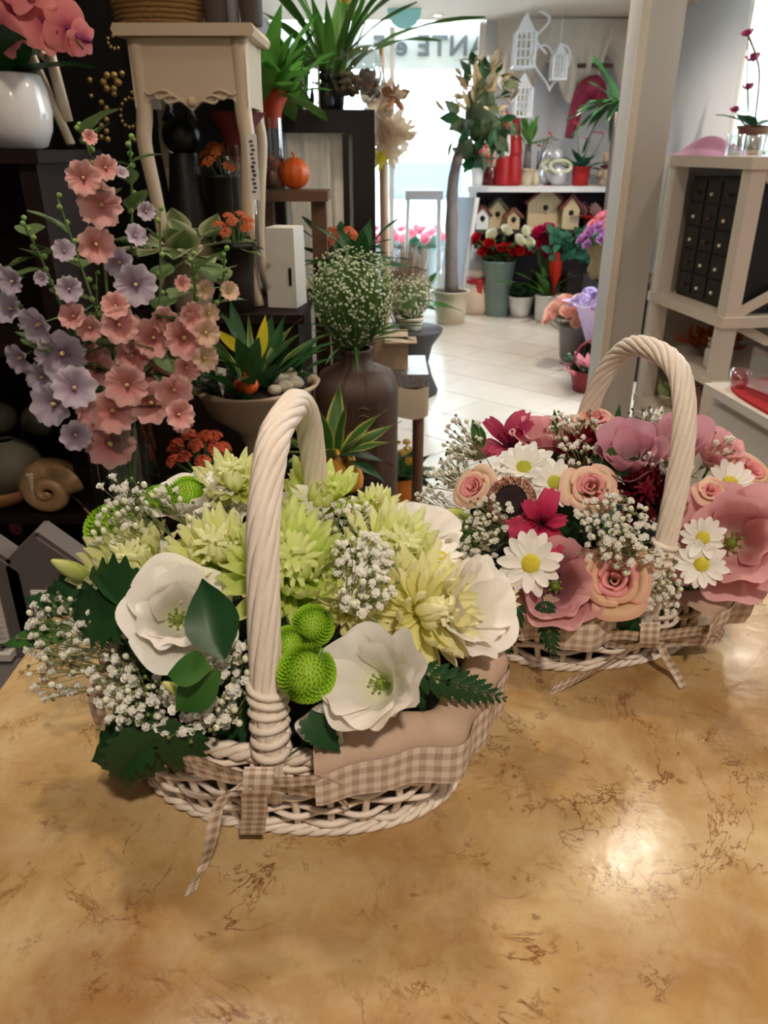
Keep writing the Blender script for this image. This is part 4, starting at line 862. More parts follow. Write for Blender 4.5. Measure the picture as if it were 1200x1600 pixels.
PURB = mt2('purple bloom', (150, 80, 150), (196, 130, 190)); PEACH = mt2('peach bloom', (244, 180, 160), (250, 206, 190)); LAV = mt2('lavender bloom', (176, 150, 206), (206, 186, 226)); REDS = mt2('scarlet spike', (190, 30, 20), (226, 60, 36), .15)
LF = lambda k, m: leaf(k, m)

# ------------------------------------------------------------------ orchid on the bookcase
ORC = petal('salmon orchid petal', [(0, (190, 80, 120)), (.4, (228, 126, 134)), (1, (236, 150, 140))], .5, .35, .06, .1)
p = at(33, 237, 2.0); t = thing('potted_orchid', 'salmon pink orchid in a round glossy white pot on the bookcase', 'orchid', (p.x, p.y, 1.4955))
obj('pot', G().lathe([(.046, 0), (.062, .006), (.078, .04), (.084, .08), (.078, .125), (.070, .152), (.066, .156), (.063, .15), (.07, .12)], 32), WPOT, t); soil(t, .062, .14)
for a, l_, e in ((.4, .2, 30), (2.2, .24, 25), (-1.6, .2, 20), (-.8, .16, 45), (3.6, .2, 38)): obj('leaf', LF('flat', LEAFD), None, t, T(0, 0, .145) @ RZ(a) @ RX(R(e)) @ S(l_))
st = curve([(0, 0, .14), (-.05, 0, .34), (0, -.02, .40), (.10, -.03, .33), (.19, -.03, .20)], 20); obj('flower_stem', G().tube(st, .003, 6), PSTEM, t)
def orchid_flower(t, m):
    q = obj('flower', cached('orchlip', lambda: G().grid(lambda u, v: ((2 * u - 1) * .22 * (1 - .3 * v), -.42 * v, .12 + .25 * v - .25 * (2 * u - 1) ** 2), 5, 5).ball((0, .02, .1), .08, 8, 6).mesh('flower'), mat('orchid lip', (130, 30, 90), .5, .2, 20)), None, t, m)
    for k, (a, w_, l_) in enumerate(((0, .36, 1.0), (R(72 * 1), .62, 1.0), (R(-72), .62, 1.0), (R(140), .36, .95), (R(-140), .36, .95))):
        me = cached(('orp', round(w_, 2)), lambda: G().grid(lambda u, v: ((2 * u - 1) * w_ * math.sin(math.pi * min(1, .1 + v * .86)) ** .7, v, .06 * math.sin(3 * v) - .12 * (2 * u - 1) ** 2 * w_), 8, 7).mesh('petal'), ORC)
        obj('petal', me, None, q, RZ(a) @ S(1, l_, 1))
for (px, py, rp, fx, fy) in ((22, 18, 50, .25, -.1), (70, 38, 44, .7, .2), (104, 44, 38, .9, -.3), (128, 60, 26, 1.4, -.4), (0, 50, 38, -.3, -.2), (45, -20, 44, .2, .3)):
    w_ = at(px, py, 1.94 + .03 * fx) - t.matrix_basis.translation; v = (CAMP - w_).normalized(); orchid_flower(t, frame(w_, Vector((fx, -1, fy + .1)), fx, rp * 1.8 / FPX))
t = thing('cream_easel', 'cream wooden easel leaning behind the white orchid pot', 'easel', (-.74, 2.13, 1.4955))
for a, b_, w_ in (((20, 20, 2.16), (112, 232, 2.10), .011), ((78, 84, 2.12), (106, 190, 2.12), .014)):
    A_, B_ = at(*a), at(*b_); A_ -= t.matrix_basis.translation; B_ -= t.matrix_basis.translation; B_.z = max(B_.z, .012); obj('rail', G().tube([A_, B_], w_, 8), CREAM, t)
A_, B_ = at(35, 62, 2.14) - t.matrix_basis.translation, at(84, 100, 2.12) - t.matrix_basis.translation; obj('cross_bar', G().tube([A_, B_], .009, 8), CREAM, t)
# ------------------------------------------------------------------ studded screen
t = thing('studded_screen', 'black wooden screen with brass stud rosettes behind the bookcase', 'screen', (-.93, 2.78, 0))
obj('panel', G().box((.1, .02, 1.15), (.76, .03, 2.3)), BLKG, t, smooth=False)  # panel widened past the studs, added as dark backing behind the table
BRASS = mat('aged brass', (206, 170, 100), .35, .25, 30, metal=.35); sm = G().lathe([(.001, -.5), (.5, -.4), (.85, -.15), (1, 0)][::-1], 12, capb=False).mesh('stud'); sm.materials.append(BRASS)
rng = random.Random(8)
st_ = [(172 + 11 * math.cos(k * R(60)) , 128 + 12 * math.sin(k * R(60)), 4) for k in range(6)] + [(185, 129, 4.2), (178, 147, 3.5), (190, 115, 3.5)] + [(203 + 15 * math.cos(k * R(24)), 176 + 23 * math.sin(k * R(24)), 2.1) for k in range(15)] + [(158 + 8 * (k % 2), 160 + 9 * k, 3.4) for k in range(7)] + [(176, 56 + 0 * k, 2) for k in range(1)] + [(180 + 12 * math.cos(k * R(30) + 1.2), 62 + 14 * math.sin(k * R(30) + 1.2), 1.8) for k in range(5)] + [(206, 145 + 3 * (k % 2), 2.6) if k < 1 else (203 + k * 6, 143 + 2 * k, 2.4) for k in range(3)] + [(205 + 5 * k, 213 + (k % 2) * 6, 2.8) for k in range(3)] + [(168, 218, 3.6), (140, 125, 3.2), (142, 150, 2.6)]
for (px, py, r_) in st_:
    w_ = at(px, py, 2.782) - Vector((-.93, 2.78, 0)); obj('stud', sm, None, t, T(w_.x, .004, w_.z) @ RX(R(-90)) @ S(r_ * 3.1 / FPX))
# ------------------------------------------------------------------ cream carved table on the plinth
CT2 = mat('cream table paint', (208, 188, 160), .5, .05, 5, .04)
X0, X1, YF, YB, ZT, ZB = -.672, -.366, 2.36, 2.62, 1.79, 1.068
t = thing('carved_side_table', 'small cream side table with carved apron and curved legs', 'table', ((X0 + X1) / 2, (YF + YB) / 2, ZB)); hx = (X1 - X0) / 2; hy = (YB - YF) / 2; zt = ZT - ZB
obj('table_top', G().prism([(-hx - .025, -.006), (-hx - .032, .008), (-hx - .025, .022), (hx + .025, .022), (hx + .032, .008), (hx + .025, -.006)], 'y', -hy - .03, hy + .03), CT2, t, T(0, 0, zt - .022), smooth=False)
ap = [(-hx, zt - .03), (-hx, zt - .19)]
for k in range(25):
    f = k / 24; x = lerp(-hx + .02, hx - .02, f); c_ = abs(2 * f - 1); ap.append((x, zt - .172 - .016 * (1 - c_) - .012 * abs(math.cos(c_ * math.pi * 2.5)) * (1 - c_) + .012 * math.sin(min(1, c_) * math.pi) - .04 * max(0, (c_ - .8) / .2) ** 2))
ap += [(hx, zt - .19), (hx, zt - .03)]
q = obj('apron', G().prism(ap[::-1], 'y', -hy, -hy + .016), CT2, t, smooth=False)
g = G()
for s_ in (-1, 1):
    for k in range(3): g.tube(curve([(s_ * .008, 0, zt - .19), (s_ * (.03 + .02 * k), -.004, zt - .175 + .012 * k), (s_ * (.06 + .025 * k), -.004, zt - .182 + .01 * k), (s_ * (.075 + .022 * k), 0, zt - .17 + .008 * k)], 10), .0042, 6)
g.ball((0, -.002, zt - .178), .013, 8, 6); obj('carving', g, CT2, q, T(0, -hy, 0))
for s_ in (-1, 1): obj('side_apron', G().box((s_ * (hx - .008), 0, zt - .11), (.016, 2 * hy - .03, .16)), CT2, t, smooth=False)
for sx in (-1, 1):
    for sy in (-1, 1):
        pts = [(sx * (hx - .018), sy * (hy - .018), zt - .03), (sx * (hx - .018), sy * (hy - .018), zt - .2), (sx * (hx - .010), sy * (hy - .01), zt - .28), (sx * (hx - .022), sy * (hy - .02), zt - .42), (sx * (hx - .03), sy * (hy - .03), .12), (sx * (hx - .008), sy * (hy - .01), .0)]
        P_ = curve(pts, 20); obj('leg', G().tube(P_, [lerp(.026, .016, (i / 20) ** .8) for i in range(21)], 4 if False else 8), CT2, t)
TAG = mat('white card', (232, 230, 224), .7, .02, 5)
pt = at(396, 262, YF - .045); t = tag(obj('price_tag', G().box((0, 0, 0), (.026, .003, .165)), TAG, None, T(*pt), smooth=False), 'long white price tag hanging on the front leg of the carved table', 'tag')
g = G(); rng = random.Random(4)
for k in range(13): g.box((.002 * (k % 3) - .002, -.0022, .065 - .0105 * k), (.010, .0008, rng.uniform(.004, .008)))
obj('print', g, mat('tag ink', (60, 56, 56), .8), t, smooth=False)
# on the table
STRAW = mat('woven straw', (150, 112, 62), .8, .3, 90, .6, bscale=120)
p = Vector((-.60, 2.47, ZT + .0015)); t = thing('straw_basket', 'round woven straw basket on top of the carved table', 'basket', p)
for k in range(13):
    z = .006 + .0115 * k; r_ = .118 + .014 * math.sin(min(1, k / 9) * 1.57)
    obj('coil', G().tube([(r_ * math.cos(a), r_ * math.sin(a), z + .001 * math.sin(a * 22 + k)) for a in [R(10) * i for i in range(37)]], .0068, 6), STRAW, t)
obj('inner_wall', G().lathe([(.1, .002), (.116, .004), (.128, .08), (.128, .155)], 32), STRAW, t)
GB = mat('grey cardboard', (88, 80, 74), .7, .08, 8); GB2 = mat('pale grey zinc', (150, 148, 148), .5, .08, 8)
for x, h_, r_, m_, lab in ((-.445, .16, .038, GB, 'dark grey pot beside the straw basket'), (-.40, .13, .020, GB2, 'narrow pale grey vase between the dark grey pots'), (-.352, .17, .036, GB, 'dark grey pot at the corner of the carved table')):
    t = thing('grey_pot', lab, 'pot', (x, 2.42, ZT + .0015), group='grey pots on the carved table'); obj('body', potg(r_, r_ * .8, h_, .003), m_, t); soil(t, r_ - .008, h_ - .02)
# between the table legs
def wrapped_vase(name, label, x, y, z, h, r, mw, dark=False):
    t = thing(name, label, 'vase', (x, y, z)); obj('glass_cylinder', G().lathe([(r * .95, 0), (r, .004), (r, h * .6), (r, h)], 24), GLS, t)
    g = G()
    for k in range(7): g.ball((r * .5 * math.cos(k * 2.4), r * .5 * math.sin(k * 2.4), .02 + .011 * k), r * .42, 8, 6)
    obj('dried_filling', g, mat('dried orange filling', (150, 70, 34), .8, .3, 30), t, kind='stuff')
    obj('tissue_wrap', G().lathe([(r * .86, h - .03), (r * .95, h + .02), (r * 1.2, h + .05), (r * 1.7, h + .085)], 28, fn=lambda a, v: 1 + .10 * v * math.sin(a * 5) + .05 * v * math.sin(a * 9)), mw, t); soil(t, r * .95, h + .06); return t
wrapped_vase('glass_vase', 'glass vase with a dark red paper top under the carved table', -.43, 2.52, 1.0675, .44, .046, mat('dark red tissue', (96, 20, 18), .75, .15, 10))
t = thing('dried_posy', 'small posy of dried orange flowers in a dark pot under the carved table', 'flowers', (-.485, 2.55, 1.0675)); obj('pot', potg(.045, .035, .36), DKP, t); soil(t, .038, .35)
flowers(t, cluster('dor', mt2('dried orange', (160, 76, 34), (206, 116, 56), .1)), dots(12, .06, .07, .37, 2), .024, 1, z0=.34)
t = thing('black_cat_ornament', 'black cat ornament under the carved table', 'ornament', m=T(-.60, 2.55, 1.0675) @ S(1.9))
obj('body', G().lathe([(.03, 0), (.042, .02), (.038, .09), (.028, .17), (.022, .22)], 16), BLKG, t); q = obj('head', G().ball((0, -.004, .245), .03, 12, 8, .95), BLKG, t)
for s_ in (-1, 1): obj('ear', G().lathe([(.012, 0), (.001, .026)], 6, (s_ * .016, 0, .265)), BLKG, q)
obj('tail', G().tube(curve([(.03, .02, .02), (.07, .02, .06), (.075, .01, .16), (.055, .0, .2)], 12), .008, 6), BLKG, t)
def potted(name, label, cat, loc, pot, pm, tufts=(), group=None, s_=0):
    t = thing(name, label, cat, loc, group=group); r1, r0, h = pot; obj('pot', potg(r1, r0, h), pm, t); soil(t, r1 - .008, h - .02)
    for i, (me, n, ln, el, sp, wf) in enumerate(tufts): tuft(t, me, n, ln, el, h - .02, s_ + i, sp, wf)
    return t
potted('variegated_plant', 'cream edged variegated plant in a cream bowl between the table legs', 'plant', (-.555, 2.30, 1.0675), (.075, .055, .19), CREAM, [(LF('round', VAR), 18, (.08, .12), (5, 70), .07, 1), (LF('round', VAR), 14, (.08, .13), (-10, 25), .07, 1)], s_=3)
t = potted('orange_kalanchoe', 'orange kalanchoe in a dark pot by the tagged table leg', 'plant', (-.42, 2.31, 1.0675), (.05, .04, .19), DKP, [(LF('round', LEAFD), 12, (.05, .075), (0, 50), .02, 1)], group='orange kalanchoes', s_=5)
flowers(t, cluster('kal', ORK), dots(8, .05, .05, .215, 4), .020, 2, z0=.18, name='flower_cluster')
t = thing('white_box', 'white plastic box with a dark slot beside the carved table', 'box', (-.292, 2.40, 1.0675), rz=R(-12))
obj('body', G().box((0, 0, .112), (.09, .10, .224), taper=.97), mat('white plastic', (222, 216, 206), .4, .03, 5), t, smooth=False); obj('slot', G().box((.028, -.0495, .09), (.009, .004, .05)), BLKG, t, smooth=False)

# ------------------------------------------------------------------ stool with pumpkins, dark frame
t = thing('wooden_stand', 'rough wooden plant stand carrying the pumpkin and glass vase', 'stool', (-.31, 2.82, 0)); BRN = mat('brown rough wood', (110, 78, 58), .7, .2, 8, .2)
obj('board', G().box((0, 0, 1.355), (.25, .15, .032)), BRN, t, smooth=False)
for x in (-.09, .09): obj('leg', G().box((x, 0, .67), (.05, .07, 1.34)), BRN, t, smooth=False)
def pumpkin(name, label, loc, r, mt, sq=.85, ribs=10, stemh=.3):
    t = thing(name, label, 'pumpkin', loc); obj('body', G().lathe([(max(.0005, r * math.sin(math.pi * j / 12)), r * sq * (1 - math.cos(math.pi * j / 12)) - (r * .12 if j == 12 else 0)) for j in range(13)], 40, fn=lambda a, v: 1 - .07 * abs(math.cos(a * ribs / 2)) ** 6, capb=False), mt, t)
    obj('stalk', G().tube(curve([(0, 0, 2 * r * sq - r * .15), (.0, 0, 2 * r * sq + r * stemh * .5), (-r * .15, 0, 2 * r * sq + r * stemh)], 6), [r * .12, r * .1, r * .09, r * .08, r * .08, r * .08, r * .09], 6), mt, t); return t
p = at(461, 296, 2.8); pumpkin('pumpkin', 'orange ribbed pumpkin on the rough wooden stand', (p.x, 2.81, 1.372), .050, ORANGE, 1.0)
RT = mat('orange red tissue', (206, 78, 44), .75, .12, 10, trans=.1)
p = at(425, 296, 2.8); t = wrapped_vase('glass_vase', 'tall glass vase with orange red paper top beside the pumpkin', p.x, 2.82, 1.372, .215, .044, RT)
tuft(t, LF('long', LEAFL), 16, (.16, .27), (30, 85), .27, 7, .02, 1.2); tuft(t, LF('flat', LEAFL), 40, (.12, .21), (-5, 85), .27, 8, .035, .9)
FRM = mat('black brown frame', (26, 19, 18), .4, .2, 8)
t = thing('mirror_frame', 'big dark wooden mirror frame, its reflection modelled as a cream drape', 'frame', (-.44, 3.08, 0)); FX0, FX1, FZ = -.01, .407, 1.622  # a mirror frame; a modelled drape replaces the reflecting glass
obj('top_beam', G().box(((FX0 + FX1) / 2, .07, FZ - .037), (FX1 - FX0, .12, .074)), FRM, t, smooth=False)
for x in (FX0 + .04, FX1 - .04): obj('post', G().box((x, .07, (FZ - .074) / 2), (.082, .12, FZ - .074)), FRM, t, smooth=False)
obj('inner_strip', G().box((FX1 - .105, .0, .8), (.022, .03, 1.49)), FRM, t, smooth=False); obj('bottom_beam', G().box(((FX0 + FX1) / 2, .07, .28), (FX1 - FX0 - .17, .18, .06)), FRM, t, smooth=False)
dr = tag(obj('reflection_drape', G().grid(lambda u, v: (lerp(-.385, -.098, u), 3.135 + .014 * math.sin(u * 26 + 1.5 * v) + .006 * math.sin(u * 61 + 4 * v), lerp(.30, 1.565, v)), 60, 14), mat('mirror reflection cream', (240, 232, 216), .85, .05, 20, .1, trans=.15)), 'cream cloth in folds standing in for the mirror reflection in the dark frame', 'curtain')  # cloth folds stand in for what the mirror reflects
# on the frame
p = at(556, 140, 3.12); t = thing('glass_fishbowl', 'round glass bowl of dried brown potpourri on the dark frame', 'bowl', (p.x, 3.13, FZ))
obj('bowl', G().lathe([(.05, 0), (.04, .01), (.05, .02), (.085, .05), (.103, .105), (.09, .165), (.07, .185), (.075, .195)], 28), GLS, t)
g = G(); rng = random.Random(6)
for k in range(110): a = rng.uniform(0, 6.28); r_ = .08 * math.sqrt(rng.random()); g.ball((r_ * math.cos(a), r_ * math.sin(a), .05 + .07 * rng.random()), rng.uniform(.008, .015), 6, 5)
obj('potpourri', g, mat('dried brown seed', (88, 66, 46), .8, .4, 40), t, kind='stuff')
p = at(510, 165, 3.12); t = thing('black_figure_ornament', 'small black figure with thin arms on the dark frame', 'ornament', (p.x, 3.12, FZ))
obj('body', G().lathe([(.022, 0), (.03, .02), (.027, .06), (.018, .085)], 14), BLKG, t); obj('head', G().ball((0, 0, .105), .022, 10, 8), BLKG, t); obj('arm', G().tube([(-.02, 0, .075), (-.05, 0, .09)], .003, 5), BLKG, t); obj('arm', G().tube([(-.005, 0, .12), (-.035, 0, .135)], .003, 5), BLKG, t)
p = at(488, 165, 3.12); t = thing('glass_lantern', 'small square glass lantern with a sprig on the dark frame', 'lantern', (p.x, 3.12, FZ))
for sx in (-1, 1):
    for sy in (-1, 1): obj('post', G().box((sx * .026, sy * .026, .07), (.006, .006, .14)), WTRIM, t, smooth=False)
obj('base', G().box((0, 0, .004), (.06, .06, .008)), WTRIM, t, smooth=False); obj('roof', G().box((0, 0, .145), (.062, .062, .01)), WTRIM, t, smooth=False); tuft(t, LF('long', LEAFD), 5, (.05, .09), (60, 90), .008, 2, .008)
p = at(462, 165, 3.15); potted('green_pot_plant', 'leafy plant in a bright green pot on the dark frame', 'plant', (p.x, 3.15, FZ), (.052, .042, .125), GREENP, [(LF('long', LEAFL), 14, (.12, .2), (35, 85), .02, 1.3)], s_=11)
p = at(522, 150, 3.2); t = potted('strap_leaf_orchid', 'orchid with long strap leaves and pale yellow flowers behind the glass bowl', 'orchid', (p.x, 3.16, FZ), (.045, .036, .11), BLKG, [(LF('strap', LEAFG), 16, (.3, .5), (25, 88), .02, 1.0), (LF('blade', LEAFL), 8, (.25, .4), (60, 88), .02, 1.0)], s_=13)
YB_ = mt2('pale yellow orchid', (214, 200, 110), (240, 232, 176))
flowers(t, blossom('yor', YB_, 6), [(.05, 0, .33), (.09, -.02, .36), (.03, -.01, .39), (.12, 0, .42), (.08, 0, .28), (.15, -.02, .37)], .036, 3, z0=.1)
# dried maple branch
MAP = mt2('dried maple leaf', (206, 184, 156), (236, 222, 200), .4); MAP2 = mt2('dried brown leaf', (120, 80, 50), (160, 112, 76), .2)
def maple(mt):
    def mk():
        g = G(); n = 40; g.v.append((0, .35, 0)); g.uv.append((.5, .5))
        for k in range(n):
            a = 2 * math.pi * k / n - math.pi / 2; r_ = .24 + .34 * abs(math.cos((a + math.pi / 2) * 2.5)) ** 1.1 + .05 * math.sin(a * 15); 
            if k == 0: r_ = .3
            x, y = r_ * math.cos(a), .35 + r_ * math.sin(a); g.v.append((x, y, .16 * math.sin(x * 7) * r_ + .12 * math.cos(y * 6))); g.uv.append((x + .5, y))
        for k in range(n): g.f.append((0, 1 + k, 1 + (k + 1) % n))
        return g.mesh('leaf')
    return cached(('maple', mt.name), mk, mt)
p = at(600, 300, 4.3); t = thing('dried_maple_branch', 'tall dried branch with pale curled maple leaves beside the door', 'branch', (p.x, 4.3, 0)); TAN = mat('pale bark', (178, 150, 126), .8, .15, 20)
obj('trunk', G().tube([(.0, 0, 0), (.01, 0, .8), (-.005, 0, 1.5), (-.01, 0, 1.95)], [.028, .026, .022, .012], 8), TAN, t); rng = random.Random(21)
for (px, py, rp, k) in ((598, 150, 44, 0), (618, 150, 30, 1), (590, 185, 46, 0), (612, 200, 46, 0), (625, 215, 38, 0), (600, 225, 44, 0), (632, 205, 30, 0), (586, 160, 36, 0), (608, 240, 30, 0), (594, 250, 24, 2)):
    w_ = at(px, py, 4.24 + .06 * rng.random()) - Vector((p.x, 4.3, 0)); m_ = (MAP, MAP2, YLEAF)[k]
    obj('leaf', maple(m_), None, t, frame(w_, Vector((rng.uniform(-.5, .5), -1, rng.uniform(-.2, .5))), rng.uniform(0, 6), rp * 1.3 * 3.9 / FPX) @ T(0, -.35, 0))
# ------------------------------------------------------------------ hollyhocks in a glass vase
HSAL = petal('salmon hollyhock', [(0, (160, 90, 90)), (.15, (206, 126, 124)), (.5, (232, 166, 160)), (1, (242, 194, 186))], .6, .25, .06, .2)
HLAV = petal('lavender hollyhock', [(0, (110, 76, 120)), (.15, (162, 136, 166)), (.5, (194, 178, 194)), (1, (216, 204, 214))], .6, .25, .06, .2)
HCRE = petal('cream pink hollyhock', [(0, (200, 170, 110)), (.5, (226, 194, 164)), (1, (236, 196, 180))], .6, .25, .06, .2)
HY = mat('hollyhock column', (214, 190, 130), .7, .15, 30); HBUD = mt2('hollyhock bud', (130, 164, 86), (164, 196, 110))
def holly(t, m, mt, seed):
    q = obj('flower', cached('hcol', lambda: G().lathe([(.05, 0), (.1, .1), (.11, .3), (.05, .42), (.001, .45)], 10).mesh('flower'), HY), None, t, m)
    for k in range(5):
        vr = (k + seed) % 3; me = cached(('hol', vr, mt.name), lambda: petal_mesh('petal', [(.05, 0), (.3, .18), (.6, .38), (.82, .5), (1.0, .52)], R(44), .09, 2.2 + .6 * vr, vr * 2, .03, 10, 6, [(.8,), (.95,), (1,), (1.04,), (1.02,)]), mt)
        obj('petal', me, None, q, RZ(k * R(72) + seed))
VX, VY, VZ = -.575, 1.62, .6205
gv = thing('glass_vase', 'tall clear glass vase holding the hollyhock stems', 'vase', (VX, VY, VZ))
obj('glass_wall', G().lathe([(.055, 0), (.06, .004), (.064, .15), (.07, .34), (.072, .345)], 28), VASEG, gv); obj('water', G().lathe([(.056, .005), (.061, .15), (.061, .2), (.001, .2)], 24), glass('vase water', (190, 205, 170), alpha=.8), gv)
S_, L_, K_ = HSAL, HLAV, HCRE
HOL = [ # tip px, label, blooms (px, py, r)
 ((122, 200), S_, 'salmon hollyhock stem rising tallest past the white orchid pot', [(158, 320, 29), (130, 278, 22), (165, 262, 16), (140, 215, 10), (150, 382, 24)]),
 ((203, 218), L_, 'lavender hollyhock stem with a bright green tip in front of the brass studs', [(186, 410, 20), (212, 445, 27), (212, 368, 15), (190, 270, 9), (228, 330, 12)]),
 ((35, 345), L_, 'lavender hollyhock stem with a green tip against the dark bookcase', [(100, 392, 15), (108, 452, 17), (65, 435, 10), (58, 508, 25)]),
 ((-5, 420), L_, 'lavender hollyhock stem reaching furthest out at the picture edge', [(14, 482, 20), (18, 440, 18), (0, 430, 14), (30, 560, 20)]),
 ((90, 310), S_, 'salmon hollyhock stem with a bare green top in the middle', [(114, 494, 18), (180, 478, 18), (140, 512, 18), (186, 508, 24)]),
 ((250, 330), S_, 'salmon hollyhock stem below the variegated plant', [(208, 522, 24), (240, 528, 26), (255, 500, 18), (268, 510, 16)]),
 ((300, 400), S_, 'salmon hollyhock stem leaning towards the urn', [(288, 528, 28), (298, 492, 18), (285, 443, 11), (300, 505, 14), (292, 575, 18)]),
 ((352, 392), K_, 'cream pink hollyhock stem leaning furthest over the urn', [(320, 452, 13), (358, 455, 13), (326, 490, 14), (322, 520, 18), (320, 560, 18)]),
 ((150, 430), S_, 'salmon hollyhock stem with the lowest hanging blooms', [(172, 694, 31), (176, 642, 30), (150, 645, 24), (148, 572, 29)]),
 ((200, 480), S_, 'salmon hollyhock stem with the fullest blooms at the front', [(230, 576, 31), (198, 602, 28), (236, 630, 28), (206, 556, 22)]),
 ((270, 560), S_, 'short salmon hollyhock stem low beside the urn', [(272, 610, 24), (280, 648, 20), (284, 660, 14)]),
 ((70, 520), L_, 'lavender hollyhock stem with the biggest pale blooms', [(97, 553, 32), (116, 606, 28), (82, 632, 28), (118, 680, 20), (64, 590, 20)]),
]
HL = leaf('round', mt2('hollyhock leaf', (110, 130, 84), (96, 122, 70))); rng = random.Random(31)
for i, (tip, mt, lab, bl_) in enumerate(HOL):
    base = Vector((VX + rng.uniform(-.03, .03), VY + rng.uniform(-.03, .03), VZ + .02)); mouth = Vector((VX + rng.uniform(-.04, .04), VY + rng.uniform(-.03, .03), VZ + .345))
    Yd = 1.62 + rng.uniform(-.05, .05); tp = at(*tip, Yd); mx_ = sum(b[0] for b in bl_) / len(bl_); my_ = sum(b[1] for b in bl_) / len(bl_); mid_ = at(mx_, my_, Yd + .03)
    t = thing('hollyhock_stem', lab, 'flower', base, group='hollyhocks in the glass vase'); path = curve([base, mouth, mid_, tp], 24)
    obj('stalk', G().tube([p - base for p in path], [lerp(.0045, .0018, k / 24) for k in range(25)], 6), STEM, t)
    for j, (px, py, r_) in enumerate(bl_):
        w_ = at(px, py, Yd - .03 - .015 * (j % 2) - (.075 if py > 590 else 0)); d = (CAMP - w_).normalized() + RTV * (px - 185) / 260 + UPV * ((540 - py) / 700 + rng.uniform(-.45, .3)) + RTV * rng.uniform(-.4, .4); rr = r_ * px2m(w_) * 1.18
        holly(t, frame(w_ - d.normalized() * rr * .3 - base, d, rng.uniform(0, 6), rr), mt, j)
        near = min(path, key=lambda p: (p - w_).length); obj('flower_stalk', G().tube([near - base, w_ - d.normalized() * rr * .3 - base], .0016, 5), STEM, t)
    for k in range(9):                         # buds and small leaves up to the tip
        f = .62 + .38 * k / 8; p = Vector(prof([tuple(q) for q in path], f)) - base; a = k * 2.4; o_ = Vector((math.cos(a), math.sin(a), .4)) * .012 * (1.25 - f)
        obj('bud', cached('hbud', lambda: G().ball((0, 0, .5), .55, 8, 6, 1.0).mesh('bud'), HBUD), None, t, frame(p + o_ * .5, o_ + Vector((0, 0, .006)), 0, lerp(.017, .010, f)))
    for k in range(6):
        f = .48 + .08 * k; p = Vector(prof([tuple(q) for q in path], f)) - base; obj('leaf', HL, None, t, T(*p) @ RZ(rng.uniform(0, 6.3)) @ RX(R(rng.uniform(-10, 50))) @ S(rng.uniform(.06, .10)))
t = tag(obj('small_card', G().box((0, 0, 0), (.026, .002, .032)), TAG, None, T(*at(92, 595, 1.53)) @ RY(R(-25)), smooth=False), 'tiny white card stuck on a lavender hollyhock bloom', 'tag')
obj('print', G().box((0, -.0015, .003), (.012, .0008, .014)), mat('grey print', (130, 124, 118), .8), t, smooth=False)

# ------------------------------------------------------------------ urn with autumn plants on the low table
URN = mat('taupe ceramic', (178, 156, 132), .5, .1, 12); p = at(398, 600, 1.88)
t = thing('planted_urn', 'wide taupe pedestal bowl planted with yellow bromeliad and ferns', 'planter', (p.x, 1.88, .6205)); UZ = p.z - .6205
obj('bowl', G().lathe([(.05, 0), (.055, .012), (.04, .03), (.035, UZ - .16), (.05, UZ - .12), (.115, UZ - .07), (.145, UZ - .01), (.158, UZ), (.156, UZ + .008), (.142, UZ + .004), (.135, UZ - .01)], 40, fn=lambda a, v: 1 + (.05 * math.cos(4 * a) if v > .75 else 0)), URN, t); soil(t, .135, UZ - .005)
tuft(t, LF('long', FERNG), 20, (.12, .2), (40, 85), UZ, 3, .06); tuft(t, LF('round', LEAFD), 14, (.06, .10), (25, 70), UZ, 5, .07); tuft(t, LF('strap', DRAC), 10, (.14, .2), (55, 85), UZ, 6, .03)
for (a_, b__) in (((388, 556, 1.82), (334, 514, 1.80)), ((406, 562, 1.82), (414, 494, 1.82))):
    A_, B_ = at(*a_), at(*b__); y_ = (B_ - A_); ln = y_.length; y_.normalize(); z_ = Vector((.1, -1, .3)); z_ = (z_ - y_ * z_.dot(y_)).normalized(); x_ = y_.cross(z_); A_ -= t.matrix_basis.translation
    obj('yellow_leaf', LF('long', YLEAF), None, t, Matrix(((x_.x, y_.x, z_.x, A_.x), (x_.y, y_.y, z_.y, A_.y), (x_.z, y_.z, z_.z, A_.z), (0, 0, 0, 1))) @ S(ln * 1.1, ln, ln * .4))
for k in range(5): q = obj('stone', G().ball((0, 0, 0), .018 + .004 * k, 8, 6, .7), mat('pale stone', (176, 166, 150), .8, .1, 20), t, T(.06 + .02 * (k % 3), -.08 + .03 * k, UZ + .008))
p2 = at(384, 612, 1.775); pumpkin('small_pumpkin', 'tiny orange pumpkin at the rim of the urn', (p2.x, 1.785, .6205 + UZ), .030, ORANGE, .78, 10, .2)
t = thing('plant_label', 'white triangular plant label stuck beside the tiny pumpkin', 'tag', (p2.x - .055, 1.765, .6205 + UZ)); obj('card', G().prism([(-.014, .075), (.016, .068), (.003, .0)], 'y', -.001, .001), TAG, t, smooth=False); obj('print', G().box((0, -.0015, .055), (.014, .0008, .008)), mat('grey print', (130, 124, 118), .8), t, smooth=False)
t = potted('orange_kalanchoe', 'orange red kalanchoe low between the hollyhock vase and the urn', 'plant', (at(310, 695, 1.66).x, 1.66, .6205), (.055, .042, .19), DKP, [(LF('round', LEAFD), 14, (.06, .09), (0, 50), .02, 1)], group='orange kalanchoes', s_=15)
flowers(t, cluster('kal2', mt2('kalanchoe red orange', (206, 84, 54), (232, 120, 84), .15)), dots(14, .062, .055, .235, 6), .019, 4, z0=.2, name='flower_cluster')
gp = at(520, 735, 1.80); t = thing('gourd_planter', 'yellow orange gourd shaped planter with a striped dracaena', 'planter', (gp.x, 1.80, .6205)); obj('block', G().box((0, 0, .045), (.15, .09, .09)), DW, t, smooth=False)
